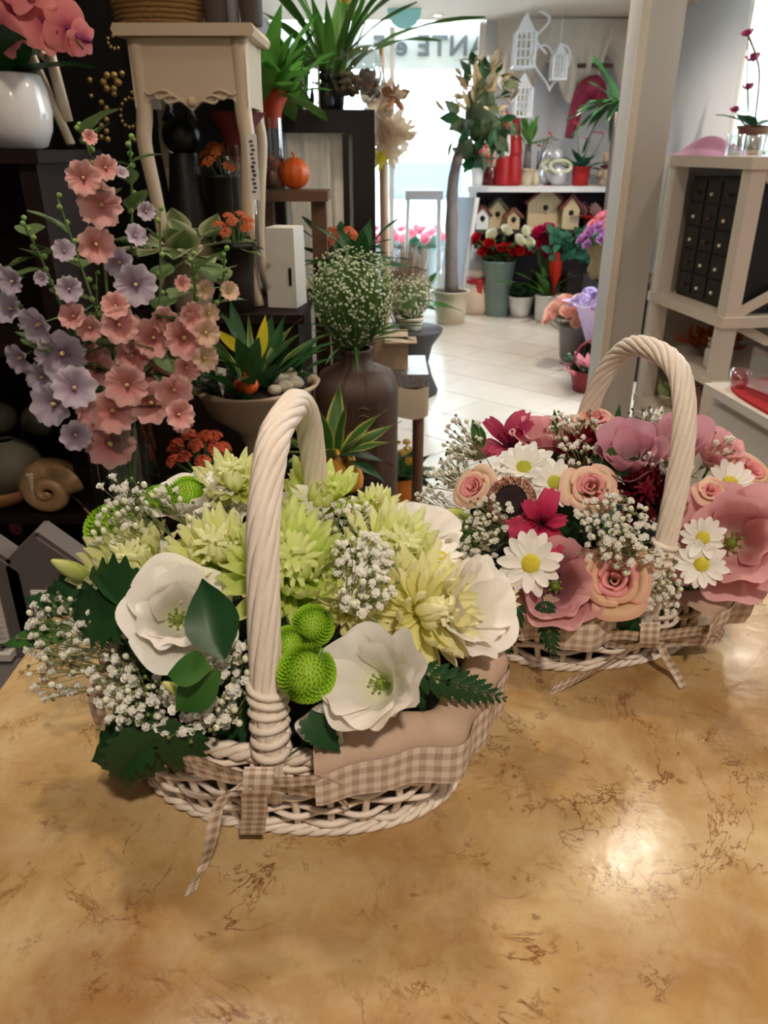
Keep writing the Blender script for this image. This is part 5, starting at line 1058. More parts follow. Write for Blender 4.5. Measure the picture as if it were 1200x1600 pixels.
for (dx, r_, dy) in ((-.045, .034, .01), (.0, .044, -.01), (.042, .036, .0)): obj('gourd', G().lathe([(r_ * .5, 0), (r_ * .95, r_ * .5), (r_, r_), (r_ * .8, r_ * 1.7), (r_ * .45, r_ * 2.2), (r_ * .4, r_ * 2.6), (.001, r_ * 2.75)], 24, fn=lambda a, v: 1 - .04 * abs(math.cos(a * 4)) ** 4), YELO, t, T(dx, dy, .09))
tuft(t, LF('blade', DRAC), 15, (.13, .21), (20, 85), .18, 9, .015, 1.6); tuft(t, LF('long', LEAFD), 8, (.1, .15), (0, 40), .18, 10, .02, 1.2)

# ------------------------------------------------------------------ brown jar with baby's breath
JAR = mat('dark brown clay', (62, 44, 36), .55, .2, 8, .15, col2=(84, 60, 48)); JX, JY = -.083, 2.28
t = thing('brown_floor_jar', 'tall dark brown clay jar with scratched panel holding baby\'s breath', 'jar', (JX, JY, 0)); JZ = at(560, 575, JY).z
obj('body', G().lathe([(.105, 0), (.118, .03), (.125, .3), (.125, JZ - .06), (.112, JZ - .02), (.075, JZ), (.05, JZ + .01), (.045, JZ + .05), (.05, JZ + .062), (.042, JZ + .06)], 48, fn=lambda a, v: (abs(math.cos(a)) ** 3.2 + abs(math.sin(a)) ** 3.2) ** (-1 / 3.2) if v < .66 else 1), JAR, t)
q = obj('relief_panel', G().box((.025, -.126, JZ - .2), (.075, .006, .27)), JAR, t, smooth=False); g = G()
for k in range(11): g.tube([(.005, -.131, JZ - .09 - .022 * k), (.022, -.131, JZ - .083 - .022 * k), (.04, -.131, JZ - .09 - .022 * k)], .0017, 5)
obj('scratch_marks', g, mat('pale clay', (128, 104, 84), .8, .1, 20), q, kind='stuff')
def breath_cloud(t, c, ext, n, r, seed, base, mt=GYP):
    rng = random.Random(seed); g = G(); f_ = G(); fl2 = G().lathe([(.001, -.6), (.7, -.1), (.8, .3), (.4, .5), (.001, .45)], 6, capb=False); c = Vector(c); base = Vector(base)
    for k in range(n):
        v = Vector((rng.gauss(0, 1), rng.gauss(0, 1), rng.gauss(0, 1))).normalized() * rng.uniform(.45, 1) ** .5; p = c + Vector((v.x * ext[0], v.y * ext[1], v.z * ext[2])); q_ = max(0, (p - base).z / (c.z + ext[2] - base.z)); p.x = lerp(base.x, p.x, .35 + .65 * q_ ** .6); p.y = lerp(base.y, p.y, .35 + .65 * q_ ** .6)
        f_.add(fl2, frame(p, v + Vector((0, 0, .3)), 0, r * rng.uniform(.7, 1.2)))
        if k % 2 == 0: g.tube([base + Vector((v.x * .02, v.y * .02, 0)), base.lerp(p, .55) + Vector((v.x * .02, v.y * .02, 0)), p], [.0016, .0012, .0008], 4, False)
    obj('stems', g, STEM, t, kind='stuff'); obj('florets', f_, mt, t, kind='stuff')
t = thing('baby_breath_bunch', 'round bunch of green white baby\'s breath in the brown jar', 'flowers', (JX, JY, JZ + .06)); cz = at(540, 470, JY).z - JZ - .06
GYP2 = mt2('greenish gypsophila', (190, 206, 150), (232, 238, 214)); breath_cloud(t, (-.01, 0, cz), (.165, .14, .15), 1500, .0052, 3, (0, 0, 0), GYP2); tuft(t, LF('strap', LEAFG), 24, (.1, .2), (25, 85), .0, 3, .02, .6, name='stem_leaf')
t = thing('foil_stool', 'wooden stool with cream cloth and silver foil wrapped seat behind the brown jar', 'stool', (at(615, 590, 3.1).x, 3.02, 0)); zz = at(640, 580, 2.9).z
obj('seat', G().box((-.02, 0, zz - .03), (.3, .3, .05)), mat('silver foil', (170, 170, 176), .25, .25, 20, .5, metal=.85), t, smooth=False); obj('cloth_skirt', G().grid(lambda u, v: (lambda a: (-.02 + .152 * max(-1, min(1, 1.4 * math.cos(a))), .152 * max(-1, min(1, 1.4 * math.sin(a))), zz - .055 - .12 * v + .008 * math.sin(a * 7)))(u * 2 * math.pi), 60, 4, True), mat('cream wrap', (206, 190, 166), .8, .05, 10), t)
for sx in (-1, 1):
    for sy in (-1, 1): obj('leg', G().tube([(-.02 + sx * .12, sy * .12, zz - .06), (-.02 + sx * .12, sy * .12, 0)], .018, 8), BRN, t)
t = thing('beige_box', 'open beige cardboard box on the foil wrapped stool', 'box', (at(605, 545, 2.98).x, 3.02, zz - .004)); obj('body', G().box((0, 0, .06), (.16, .16, .12)), mat('beige card', (190, 166, 136), .8, .06, 8), t, smooth=False); obj('flap', G().box((.05, -.1, .118), (.12, .1, .004)), mat('beige card', (190, 166, 136)), t, smooth=False)
HG = mat('black wicker resin', (40, 32, 30), .6, .15, 40, .3, bscale=150); hx_, hy_ = .17, 5.1; ztop = at(640, 518, 5.0).z
t = thing('hourglass_stool', 'black hourglass shaped stool standing on the tiles', 'stool', (hx_, hy_, 0)); obj('body', G().lathe([(.19, 0), (.195, .02), (.15, .12), (.125, ztop * .48), (.15, ztop * .75), (.21, ztop - .02), (.215, ztop), (.001, ztop)], 36), HG, t)
t = thing('dried_white_bunch', 'bunch of dried white flowers on the hourglass stool', 'flowers', (hx_, hy_ - .02, ztop)); obj('wrap_pot', potg(.09, .07, .08), mat('cream wrap', (206, 190, 166)), t); breath_cloud(t, (0, 0, .2), (.2, .17, .15), 420, .011, 5, (0, 0, .06), mt2('dried white', (170, 160, 120), (226, 216, 192)))
t = thing('dried_pampas', 'fluffy brown dried grass behind the dried white flowers', 'dried grass', (hx_ - .02, hy_ + .30, 0)); obj('vase', potg(.1, .08, .35), BRN, t); g = G(); rng = random.Random(9)
for k in range(500): a = rng.uniform(0, 6.28); r_ = rng.random() * .12; g.tube([(r_ * .3 * math.cos(a), r_ * .3 * math.sin(a), .3), (r_ * math.cos(a), r_ * math.sin(a), .45 + .3 * rng.random()), (r_ * 1.3 * math.cos(a) + .03, r_ * 1.3 * math.sin(a), .62 + .32 * rng.random())], [.002, .003, .001], 3, False)
obj('plumes', g, mat('dry brown plume', (150, 122, 100), .9, .2, 20), t, kind='stuff')
p = on(637, 782, 0); t = potted('potted_yellow_plant', 'leafy plant with small yellow flowers in an orange pot on the floor', 'plant', (p.x - .03, p.y, 0), (.07, .055, .13), mat('orange paper pot', (226, 130, 40), .5, .2, 8), [(LF('flat', LEAFD), 18, (.1, .17), (0, 65), .03, 1)], s_=19); flowers(t, cluster('yk', mt2('yellow kal', (200, 150, 40), (226, 186, 70))), dots(6, .05, .1, .2, 3), .022, 4, z0=.12, name='flower_cluster')
p = on(655, 500, 0); t = potted('peace_lily', 'dark leafed plant in a white pot near the glass door', 'plant', (p.x - .1, p.y - .3, 0), (.12, .09, .2), WPOT, [(LF('flat', LEAFG), 14, (.3, .5), (5, 70), .04, .8)], s_=23)
for (px, py, lab, r_) in ((480, 385, 'orange kalanchoe in front of the dark frame', .05), (560, 380, 'dark green fern in front of the dark frame', .06)):
    p = at(px, py, 2.78); t = potted('potted_greenery', lab, 'plant', (-.15 if px < 500 else -.085, 2.92 if px < 500 else 2.70, .0), (r_, r_ * .8, p.z - .06), BRN, [(LF('long', FERNG), 16, (.12, .22), (10, 80), .03, 1.2)], s_=px)
    if px < 500: flowers(t, cluster('kal', ORK), dots(8, .07, .04, p.z, 8), .024, 6, z0=p.z - .06, name='flower_cluster')

# ------------------------------------------------------------------ seaside things in the bookcase and on the grey table
SH = mat('shell tan', (176, 136, 92), .4, .25, 14, .2, col2=(206, 170, 122)); GSTN = mat('grey green stoneware', (98, 94, 76), .6, .2, 40, .3)
for (px, py, r_, lab) in ((8, 690, .085, 'large round mottled stoneware ball vase in the bookcase'), (0, 652, .045, 'smaller stoneware ball behind the large one'), (62, 655, .05, 'dark mottled ball in the shade of the bookcase')):
    Yv = 1.96 if r_ > .06 else 2.08; p = at(px, py, Yv); zb = .6305 if r_ > .06 else p.z - r_; t = thing('ball_vase', lab, 'vase', (p.x, Yv, zb), group='stoneware balls in the bookcase')
    obj('body', G().lathe([(max(.001, r_ * math.sin(math.pi * j / 14)) if j < 13 else r_ * .3, r_ * (1 - math.cos(math.pi * j / 14)) * .95) for j in range(14)], 28), GSTN, t); obj('rim', G().tube([(r_ * .3 * math.cos(a), r_ * .3 * math.sin(a), r_ * 1.86) for a in [R(20) * k for k in range(19)]], r_ * .05, 6), GSTN, t)
    if zb > .64: obj('foot_stand', G().lathe([(r_ * .7, .6305 - zb), (r_ * .25, .66 - zb), (r_ * .2, -.01), (r_ * .5, .004)], 16), DW, t)
t = thing('wooden_bowl', 'shallow wooden bowl with straw at the bookcase edge', 'bowl', (at(8, 765, 1.9).x - .02, 1.92, .6305)); obj('bowl', G().lathe([(.05, 0), (.06, .004), (.1, .03), (.125, .065), (.118, .062), (.09, .03)], 30), mat('warm wood', (176, 120, 76), .5, .15, 10), t)
p = at(62, 740, 1.80); t = thing('sea_shell', 'tan conch shell resting on the edge of the bookcase shelf', 'shell', (p.x, 1.87, .6305 + .0))
g = G(); n = 60; pts = []; rad = []
for k in range(n + 1): f = k / n; a = f * 14; r_ = .062 * (1 - f) ** 1.2 + .002; pts.append((r_ * math.cos(a), -.02 - .05 * f, .07 + r_ * math.sin(a) * .9)); rad.append(.034 * (1 - f) ** 1.1 + .003)
obj('whorl', g.tube(pts, rad, 10), SH, t); obj('lip', G().grid(lambda u, v: (.06 + .05 * v * math.cos(u * 3 - .6), -.03 - .02 * v, .045 + .05 * v * math.sin(u * 3 - 1.9)), 10, 4), SH, t)
t = thing('spiral_shell', 'striped pointed spiral shell below the conch', 'shell', at(50, 762, 1.815)); g = G()
for k in range(8): g.lathe([(.010 - .001 * k, 0), (.0125 - .0013 * k, -.004), (.009 - .001 * k, -.009)], 14, (0, 0, .04 - .0085 * k))
obj('whorls', g, mat('striped shell', (206, 190, 160), .4, .3, 60), t); obj('tip', G().lathe([(.003, 0), (.0005, .008)][::-1], 8, (0, 0, -.034)), SH, t); obj('cord', G().tube([(0, 0, .04), (.0, .03, .06)], .002, 5), PSTEM, t)
HUT = mat('grey hut paint', (104, 96, 92), .7, .08, 10); HUTW = mat('hut white', (216, 210, 204), .6, .04, 8)
for (px, py, lab) in ((12, 1005, 'grey wooden beach hut ornament, cut by the picture edge'), (98, 985, 'grey wooden beach hut ornament with white shutter, beside the green bud')):
    p = at(px, py, 1.2); t = thing('beach_hut', lab, 'ornament', (p.x, 1.2, .6505), group='beach hut ornaments'); w_ = .064; e = .19 if px > 50 else .18
    obj('body', G().prism([(-w_, 0), (w_, 0), (w_, e), (0, e + .058), (-w_, e)][::-1], 'y', -.025, .03), HUT, t, smooth=False)
    for s_ in (-1, 1): g = bar((0, 0, e + .064), (s_ * (w_ + .012), 0, e - .006), .008, .045); obj('roof_board', g, HUT, t, T(0, .002, 0), smooth=False)
    q = obj('shutter', G().box((-.004, -.027, e - .095), (.05, .004, .10)), HUTW, t, smooth=False)
    for k in range(9): obj('slat', G().box((-.004, -.031, e - .14 + .0112 * k), (.044, .005, .0055)), HUTW, q, smooth=False)
    q = obj('window_box', G().box((-.004, -.036, e - .165), (.06, .022, .014)), HUTW, t, smooth=False); tuft(q, LF('flat', LEAFD), 6, (.02, .03), (20, 80), 0, 3, .012, 1, c=(-.004, -.036)); 
    for ch in q.children: ch.location.z = e - .16
for (px, lab) in ((12, 'dark greeting card with red print under the bookcase shelf'), (60, 'dark greeting card with pink print under the bookcase shelf')):
    p = at(px, 838, 1.88); t = thing('greeting_card', lab, 'card', (p.x, 1.93, .0655), group='cards in the bookcase'); obj('card', G().box((0, 0, .2), (.085, .003, .4)), mat('dark card', (52, 40, 40), .7), t, smooth=False); obj('print', G().ball((0, -.002, p.z - .0655), .02, 12, 6, 1) , mat('card red', (130, 50, 50), .7), t, S(1, .1, 1))

# ------------------------------------------------------------------ the far display
FW = mat('far shelf white', (222, 220, 220), .5, .04, 5); YS = 8.15
zt_ = at(840, 290, YS - .2).z; t = thing('far_display_shelf', 'white display shelf with two boards along the far wall', 'shelf', (1.62, YS, 0))
obj('top_board', G().box((0, 0, zt_ - .03), (1.66, .5, .05)), FW, t, smooth=False); obj('lower_board', G().box((0, .03, .76), (1.56, .44, .04)), mat('far brown board', (70, 54, 48), .7, .1, 6), t, smooth=False)
for x in (-.78, .78): obj('side_panel', G().box((x, 0, (zt_ - .055) / 2), (.07, .48, zt_ - .055)), FW, t, smooth=False)
obj('back_panel', G().box((0, .24, .6), (1.5, .02, 1.08)), mat('dark back board', (66, 58, 66), .8, .1, 6), t, smooth=False)
t = thing('leaning_panel', 'white framed acrylic panel leaning against the far shelf', 'panel', on(700, 492, 0)); g_ = t.matrix_basis.translation
top_ = at(728, 308, g_.y + .12) - g_; w_ = Vector((.1, -.08, 0))
for o_ in (0, 1): obj('frame_post', G().tube([w_ * (o_ * 2 - 1) + Vector((0, 0, .02)), top_ + w_ * (o_ * 2 - 1)], .022, 4), FW, t)
g = G(); g.v = [tuple(-w_ + Vector((0, 0, .02))), tuple(w_ + Vector((0, 0, .02))), tuple(top_ + w_), tuple(top_ - w_), tuple(-w_ + Vector((0, .01, .02))), tuple(w_ + Vector((0, .01, .02))), tuple(top_ + w_ + Vector((0, .01, 0))), tuple(top_ - w_ + Vector((0, .01, 0)))]; g.f = [(0, 1, 2, 3), (7, 6, 5, 4), (0, 4, 5, 1), (2, 6, 7, 3)]; g.uv = [(0, 0)] * 8
obj('sheet', g, mat('frosted acrylic', (214, 222, 232), .3, .03, 5, trans=.4), t, smooth=False)
def far(px, py, Y): p = at(px, py, Y); return (p.x, Y, p.z)
def ontop(px, Y=YS - .05): return (at(px, 288, Y).x, Y, zt_ - .005)
BARK = mat('grey bark', (120, 108, 104), .85, .25, 20, .4)
p = on(708, 488, 0); t = thing('topiary_tree', 'bushy potted tree with tan bracts beside the glass door', 'tree', (at(735, 250, 7.35).x - .12, 7.4, 0)); b0 = t.matrix_basis.translation
obj('pot', potg(.17, .13, .3), CREAM, t); soil(t, .15, .29); obj('trunk', G().tube(curve([(0, 0, .28), (-.02, 0, .9), (-.01, 0, 1.3), (.1, 0, 1.7)], 16), [.07, .065, .06, .06, .055, .06, .055, .05, .055, .05, .05, .045, .05, .04, .04, .035, .03], 9), BARK, t)
cc = at(750, 175, 7.35) - b0; rng = random.Random(12); TAN2 = mt2('tan bract', (150, 130, 84), (206, 176, 140)); OLV = mt2('olive leaf', (96, 104, 70), (86, 100, 74))
obj('foliage_core', G().ball((0, 0, 0), 1, 14, 10), OLV, t, T(*cc) @ S(.13, .12, .24), kind='stuff')
for k in range(170):
    v = Vector((rng.gauss(0, 1), rng.gauss(0, 1), rng.gauss(0, 1))).normalized() * rng.uniform(.5, 1); up_ = v.z > -.05
    p_ = cc + Vector((v.x * .27, v.y * .22, v.z * .42)); obj('leaf', LF('long', TAN2) if up_ and rng.random() < .75 else LF('flat', OLV if rng.random() < .6 else LEAFD), None, t, frame(p_, v + Vector((0, -.1, .5 if up_ else -.3)), rng.uniform(0, 6)) @ RX(R(rng.uniform(20, 90))) @ S(rng.uniform(.11, .2)))
t = thing('white_plant_stand', 'slim white metal plant stand in front of the glass door', 'stand', (at(662, 300, 8.1).x, 8.1, 0)); zz = at(662, 297, 8.1).z; obj('top_board', G().box((0, 0, zz - .04), (.36, .3, .08)), mat('grey white fabric', (196, 192, 196), .8, .05, 6), t, smooth=False)
for sx in (-1, 1):
    for sy in (-1, 1): obj('leg', G().tube([(sx * .15, sy * .12, zz - .08), (sx * .17, sy * .13, 0)], .016, 8), FW, t)
# things on the top board
t = potted('red_cyclamen', 'white potted plant with red flowers under the bushy tree', 'plant', ontop(745), (.07, .055, .16), WPOT, [(LF('round', BLUEG), 12, (.1, .15), (0, 60), .03, 1)], s_=41); flowers(t, cluster('rc', REDS), dots(7, .1, .12, .22, 2), .05, 3, z0=.15, name='flower_cluster')
t = thing('candle_jar', 'dark red candle jar with a tan lid on the far shelf', 'candle', ontop(765)); obj('jar', G().lathe([(.07, 0), (.08, .01), (.08, .16), (.074, .165)], 20), mat('dark red glass', (96, 14, 26), .2, .1, 8), t); obj('lid', G().lathe([(.075, .165), (.08, .17), (.08, .30), (.06, .32), (.001, .325)], 20), mat('tan lid', (186, 150, 130), .6, .06, 8), t)
for px, lab, m1, m2 in ((785, 'white and red gnome figure on the far shelf', WPOT, REDP), (800, 'red gnome figure beside the white and red one', REDP, mat('deep red felt', (140, 20, 34), .8, .1, 10))):
    t = thing('gnome_figure', lab, 'ornament', ontop(px, YS - .1), group='gnome figures on the far shelf'); obj('robe', G().lathe([(.075, 0), (.085, .03), (.08, .18), (.07, .26)], 18), REDP, t); obj('beard', G().lathe([(.066, .24), (.075, .3), (.062, .4), (.04, .48)], 18), m1, t); obj('hat', G().lathe([(.055, .44), (.045, .52), (.02, .6), (.001, .66)], 16), m2, t); obj('nose', G().ball((0, -.07, .42), .014, 8, 6), PEACH, t)
t = thing('potted_palm', 'small green palm in a cream pot on the far shelf', 'palm', ontop(821)); obj('pot', potg(.075, .055, .15), CREAM, t); soil(t, .066, .14); obj('trunk', G().tube([(0, 0, .13), (.0, 0, .36)], [.04, .03], 9), BARK, t); tuft(t, LF('blade', LEAFL), 20, (.2, .34), (-5, 85), .36, 5, .02, 1.3)
t = thing('twig_vase', 'small vase with red twigs beside the palm', 'vase', ontop(836)); obj('vase', G().lathe([(.03, 0), (.045, .05), (.03, .1), (.02, .12), (.03, .14)], 16), CREAM, t); obj('twigs', G().tube([(0, 0, .1), (.01, 0, .3)], .006, 5).tube([(0, 0, .1), (.06, 0, .4)], .005, 5).tube([(0, 0, .1), (.09, -.02, .42)], .005, 5), mat('dark twig', (70, 60, 56), .8), t, kind='stuff'); flowers(t, cluster('rt', REDS), [(.01, 0, .34), (.1, 0, .44)], .03, 2, stems=False, name='flower_cluster')
for px, lab, zo in ((858, 'heap of white and silver ornaments, upper piece', 1), (870, 'white and silver ornament beside the red cyclamen pot', 0)):
    t = thing('silver_ornament', lab, 'ornament', ontop(px, YS - .08 + .12 * zo)); obj('ball', G().ball((0, 0, .1), .1, 18, 12), mat('silver white', (206, 206, 214), .25, .1, 10, metal=.3), t); obj('ribbon', G().tube([(.1 * math.cos(a), -.1 + .02 * math.sin(3 * a), .17 + .05 * math.sin(a)) for a in [R(20) * k for k in range(19)]], .018, 5), WHB, t); obj('top_ball', G().ball((-.03, -.02, .26), .065, 14, 10), mat('silver white', (206, 206, 214)), t)
t = potted('anthurium', 'pink red anthurium in a red pot on the far shelf', 'plant', ontop(906, YS - .12), (.085, .075, .17), REDP, [(LF('flat', BLUEG), 12, (.16, .26), (5, 70), .03, .9)], s_=43)
for (x, z, r_) in ((-.09, .52, .1), (.09, .66, .06), (.17, .44, .1), (.02, .4, .07)): q = obj('spathe', cached('spathe', lambda: leaf_mesh('spathe', .4, .2, .25, 0, 6, 8), mt2('coral spathe', (206, 60, 80), (236, 110, 120))), None, t, T(x, -.04, z) @ RZ(x * 6) @ RX(R(20)) @ S(r_ * 1.5)); obj('stem', G().tube([(0, 0, .16), (x * .7, -.02, z * .7), (x, -.04, z)], .005, 5), STEM, t)
FUR = mat('teddy fur', (196, 172, 146), .95, .15, 60, .5); FURW = mat('pale teddy fur', (226, 214, 206), .95, .1, 60, .5)
for px, m_, lab in ((948, FUR, 'tan teddy bear with dark red scarf on the far shelf'), (968, FURW, 'pale teddy bear half hidden by the pillar')):
    t = thing('teddy_bear', lab, 'toy', ontop(px, YS - .1), group='teddy bears on the far shelf'); obj('body', G().ball((0, 0, .09), .085, 14, 10, 1.05), m_, t); h__ = obj('head', G().ball((0, -.01, .225), .068, 14, 10, .95), m_, t)
    for s_ in (-1, 1): obj('ear', G().ball((s_ * .05, 0, .28), .024, 8, 6), m_, h__); obj('arm', G().tube([(s_ * .07, -.02, .14), (s_ * .1, -.07, .08)], [.028, .03], 8), m_, t); obj('leg', G().tube([(s_ * .05, -.05, .035), (s_ * .07, -.12, .035)], [.035, .036], 8), m_, t)
    obj('muzzle', G().ball((0, -.07, .21), .026, 8, 6), FURW, h__); obj('nose', G().ball((0, -.095, .217), .008, 6, 5), BLKG, h__); obj('scarf', G().tube([(.062 * math.cos(a), .062 * math.sin(a) - .005, .165) for a in [R(20) * k for k in range(19)]], .016, 6), mat('dark red scarf', (100, 24, 36), .8), t)
# hanging decorations on the wall above
BUR = mat('grey burlap', (206, 196, 182), .9, .12, 40, .2)
t = tag(obj('burlap_drape', G().grid(lambda u, v: (lerp(1.05, 2.3, u), 8.42 - .08 * math.sin(math.pi * v) + .05 * math.sin(u * 34 + 5 * v * math.sin(u * 9)) * v, 2.58 - (.16 + .42 * (.3 + abs(math.sin(u * math.pi * 2.2 + .4))) * 1) * v), 120, 14), BUR), 'grey burlap cloth draped along the wall under the ceiling', 'curtain')
t = thing('shelf_beam', 'white beam under the burlap drape', 'shelf', (1.75, 8.6, at(860, 92, 8.6).z)); obj('beam_board', G().box((0, 0, 0), (1.5, .16, .05)), FW, t, smooth=False); obj('bracket', G().box((-.5, .04, -.08), (.04, .08, .12)), FW, t, smooth=False)
for px, py, s__, lab in ((819, 78, 1.0, 'larger white metal lantern hanging beside the burlap'), (817, 160, .85, 'smaller white lantern hanging above the palm'), (873, 105, .7, 'white little house hanging inside the heart')):
    p = Vector(far(px, py, 8.1)); t = thing('hanging_lantern', lab, 'lantern', p, group='white hanging lanterns'); a_ = .085 * s__; wm = mat('lantern white', (232, 232, 236), .4, .03, 5)
    obj('base', G().box((0, 0, -.14 * s__), (a_ * 2.4, a_ * 2.4, .02)), wm, t, smooth=False); obj('roof', G().lathe([(a_ * 1.5, .13 * s__), (a_ * 1.2, .15 * s__), (a_ * .3, .26 * s__), (.001, .28 * s__)], 4), wm, t, RZ(R(45)), smooth=False)
    for sx in (-1, 1):
        for sy in (-1, 1): obj('post', G().box((sx * a_, sy * a_, 0), (.02, .02, .27 * s__)), wm, t, smooth=False)
    for k in (-1, 0, 1): obj('bar', G().box((k * a_ * .5, -a_, 0), (.012, .008, .26 * s__)), wm, t, smooth=False); obj('bar', G().box((0, -a_, k * .07 * s__), (a_ * 2, .008, .012)), wm, t, smooth=False)
    obj('hanging_wire', G().tube([(0, 0, .27 * s__), (0, 0, CZ - p.z)], .004, 5), wm, t)
p = Vector(far(862, 100, 8.15)); t = thing('wire_heart', 'large white wire heart with scroll hanging on the far wall', 'decoration', p); hp = []
for k in range(41): a = 2 * math.pi * k / 40; hp.append((.0105 * 16 * math.sin(a) ** 3 * 1.0, 0, .0105 * (13 * math.cos(a) - 5 * math.cos(2 * a) - 2 * math.cos(3 * a) - math.cos(4 * a)) * 1.2))
obj('heart_wire', G().tube(hp, .010, 6), mat('lantern white', (232, 232, 236)), t); obj('scroll_wire', G().tube(curve([(-.1, 0, .55), (-.2, 0, .45), (-.05, 0, .35), (-.16, 0, .2), (-.05, 0, .08)], 24), .012, 6), mat('lantern white', (232, 232, 236)), t); obj('hanging_wire', G().tube([(-.1, 0, .55), (-.1, 0, CZ - p.z)], .004, 5), FW, t)
VEL = mat('burgundy velvet', (130, 20, 56), .6, .2, 12, .1); p = Vector(far(920, 165, 8.3)); t = thing('burgundy_garland', 'burgundy cloth garland draped like a stocking on the far wall', 'decoration', p)
obj('drape', G().tube(curve([(-.16, 0, -.28), (-.13, 0, -.1), (-.08, 0, .08), (.03, -.02, .16), (.1, 0, .06), (.2, 0, .0), (.3, 0, .03)], 24), [.035, .045, .05, .055, .06, .06, .065, .07, .08, .09, .1, .1, .1, .09, .085, .08, .07, .06, .055, .05, .05, .045, .04, .035, .03], 10), VEL, t); obj('ribbon_bar', G().tube([(-.16, .05, .33), (.02, .05, .34), (.2, .05, .33)], .02, 6), mat('brown ribbon', (90, 56, 52), .7), t)
p = Vector(far(985, 150, 6.7)); t = thing('yucca_palm', 'tall green yucca partly hidden behind the pillar', 'palm', (p.x - .02, 6.9, 0)); obj('pot', potg(.18, .14, .32), DKP, t); soil(t, .16, .3); obj('trunk', G().tube([(0, 0, .28), (.02, 0, 1.0), (0, 0, p.z - .1)], [.055, .05, .045], 10), BARK, t); tuft(t, LF('blade', LEAFD), 34, (.3, .45), (-60, 70), p.z - .02, 7, .04, 1.1)
# lower board: little houses and a basket
def house(name, lab, px, w_, h_, m1, m2, Y=YS - .1):
    t = thing(name, lab, 'ornament', (at(px, 355, Y).x, Y, .781), group='little wooden houses on the far shelf'); obj('walls', G().prism([(-w_, 0), (w_, 0), (w_, h_ * .62), (0, h_), (-w_, h_ * .62)][::-1], 'y', -.07, .07), m1, t, smooth=False)
    for s_ in (-1, 1): obj('roof_board', bar((0, 0, h_ + .012), (s_ * (w_ + .03), 0, h_ * .6), .025, .18), m2, t, smooth=False)
    obj('door_hole', G().lathe([(.026, 0), (.001, .001)], 14), BLKG, t, T(0, -.071, h_ * .5) @ RX(R(90))); obj('perch', G().tube([(0, -.07, h_ * .36), (0, -.1, h_ * .36)], .006, 6), m2, t)
WOODC = mat('pale wood', (206, 182, 142), .6, .1, 10); RW = mat('dark red wood', (104, 28, 30), .6, .15, 10); BRW = mat('chestnut wood', (120, 62, 40), .6, .15, 10)
for k, (px, w_, h_, m1, m2, lab) in enumerate(((752, .06, .2, WPOT, RW, 'tiny white house with red roof beside the leaning panel'), (775, .08, .26, WOODC, GSTN, 'pale wooden birdhouse with round hole above the white roses'), (800, .06, .18, WOODC, BRW, 'low pale wooden house behind the white roses'), (848, .17, .38, WOODC, RW, 'large wooden house with dark red roof above the hot pink flowers'), (888, .08, .3, WOODC, RW, 'narrow birdhouse with red roof beside the large house'))): house('wooden_house', lab, px, w_, h_, m1, m2, YS - .1 + .1 * (k % 2))
t = potted('poinsettia_basket', 'pink white poinsettia in a red trimmed basket on the lower board', 'plant', (at(935, 360, YS - .16).x, YS - .12, .781), (.16, .12, .13), mat('dark wicker', (96, 60, 44), .7, .2, 30, .3), [(LF('flat', mt2('pale pink bract', (226, 170, 176), (240, 206, 206))), 26, (.12, .2), (-5, 75), .08, 1)], s_=47); obj('red_band', G().tube([(.168 * math.cos(a), .168 * math.sin(a), .115) for a in [R(15) * k for k in range(25)]], .02, 6), REDP, t)
# on the floor in front
def bucket_of(name, lab, px, pyb, r_, h_, mt, items, leaves=None):
    p = on(px, pyb, 0); t = thing(name, lab, 'bucket', (p.x, p.y, 0)); obj('bucket_wall', G().lathe([(r_ * .74, 0), (r_ * .76, .01), (r_, h_ - .02), (r_ * 1.06, h_ - .015), (r_ * 1.06, h_), (r_ * .95, h_ - .005), (r_ * .93, h_ - .06)], 28), mt, t); obj('water', G().lathe([(r_ * .92, h_ - .08), (.001, h_ - .08)], 20, capb=False), SOIL, t)
    return t, p
t, p = bucket_of('zinc_bucket', 'tall grey green flower bucket full of red and white roses', 775, 492, .15, .52, mat('grey green enamel', (112, 130, 124), .4, .08, 8), None)
z1 = at(775, 385, p.y).z; rng = random.Random(5); rr_ = .055
for k in range(26):
    px = rng.uniform(738, 828); py = rng.uniform(360, 398); white = (py < 372 and px < 790) or (790 < px and py < 392 and rng.random() < .75)
    w_ = at(px, py, p.y - .16 + .2 * rng.random()); o_ = Vector((p.x, p.y, .5)); q = thing('cut_rose', ('white' if white else 'red') + ' rose in the grey green bucket', 'flower', o_, group='white roses in the bucket' if white else 'red roses in the bucket'); v = w_ - o_
    obj('stem', G().tube([(0, 0, -.3), (v.x * .3, v.y * .3, v.z * .4), v], .006, 5), STEM, q); obj('blossom', blossom('wr', WHB) if white else blossom('rr', REDB), None, q, frame(v, Vector((v.x, v.y - .25, .35)), k, rr_ * rng.uniform(.9, 1.15)))
    for j in range(2): obj('leaf', LF('flat', LEAFD), None, q, T(*(v * (.55 + .2 * j))) @ RZ(k + j * 3) @ RX(R(10)) @ S(.13))
t, p = bucket_of('dark_bucket', 'dark bucket of hot pink cut flowers behind the rose bucket', 845, 491, .12, .4, DKP, None)
for k in range(13):
    px, py = 850 + 20 * math.cos(k * 2.4) * (k / 13) ** .5 + (6 if k % 3 == 0 else 0), 378 + 26 * math.sin(k * 2.4) * (k / 13) ** .5; w_ = at(px, py, p.y - .05) - Vector((p.x, p.y, 0)); obj('blossom', blossom('hp', HOTP), None, t, frame(w_, Vector((w_.x, -.4, .5)), k, .06)); obj('stem', G().tube([(0, 0, .3), w_ * .8, w_], .006, 5), STEM, t)
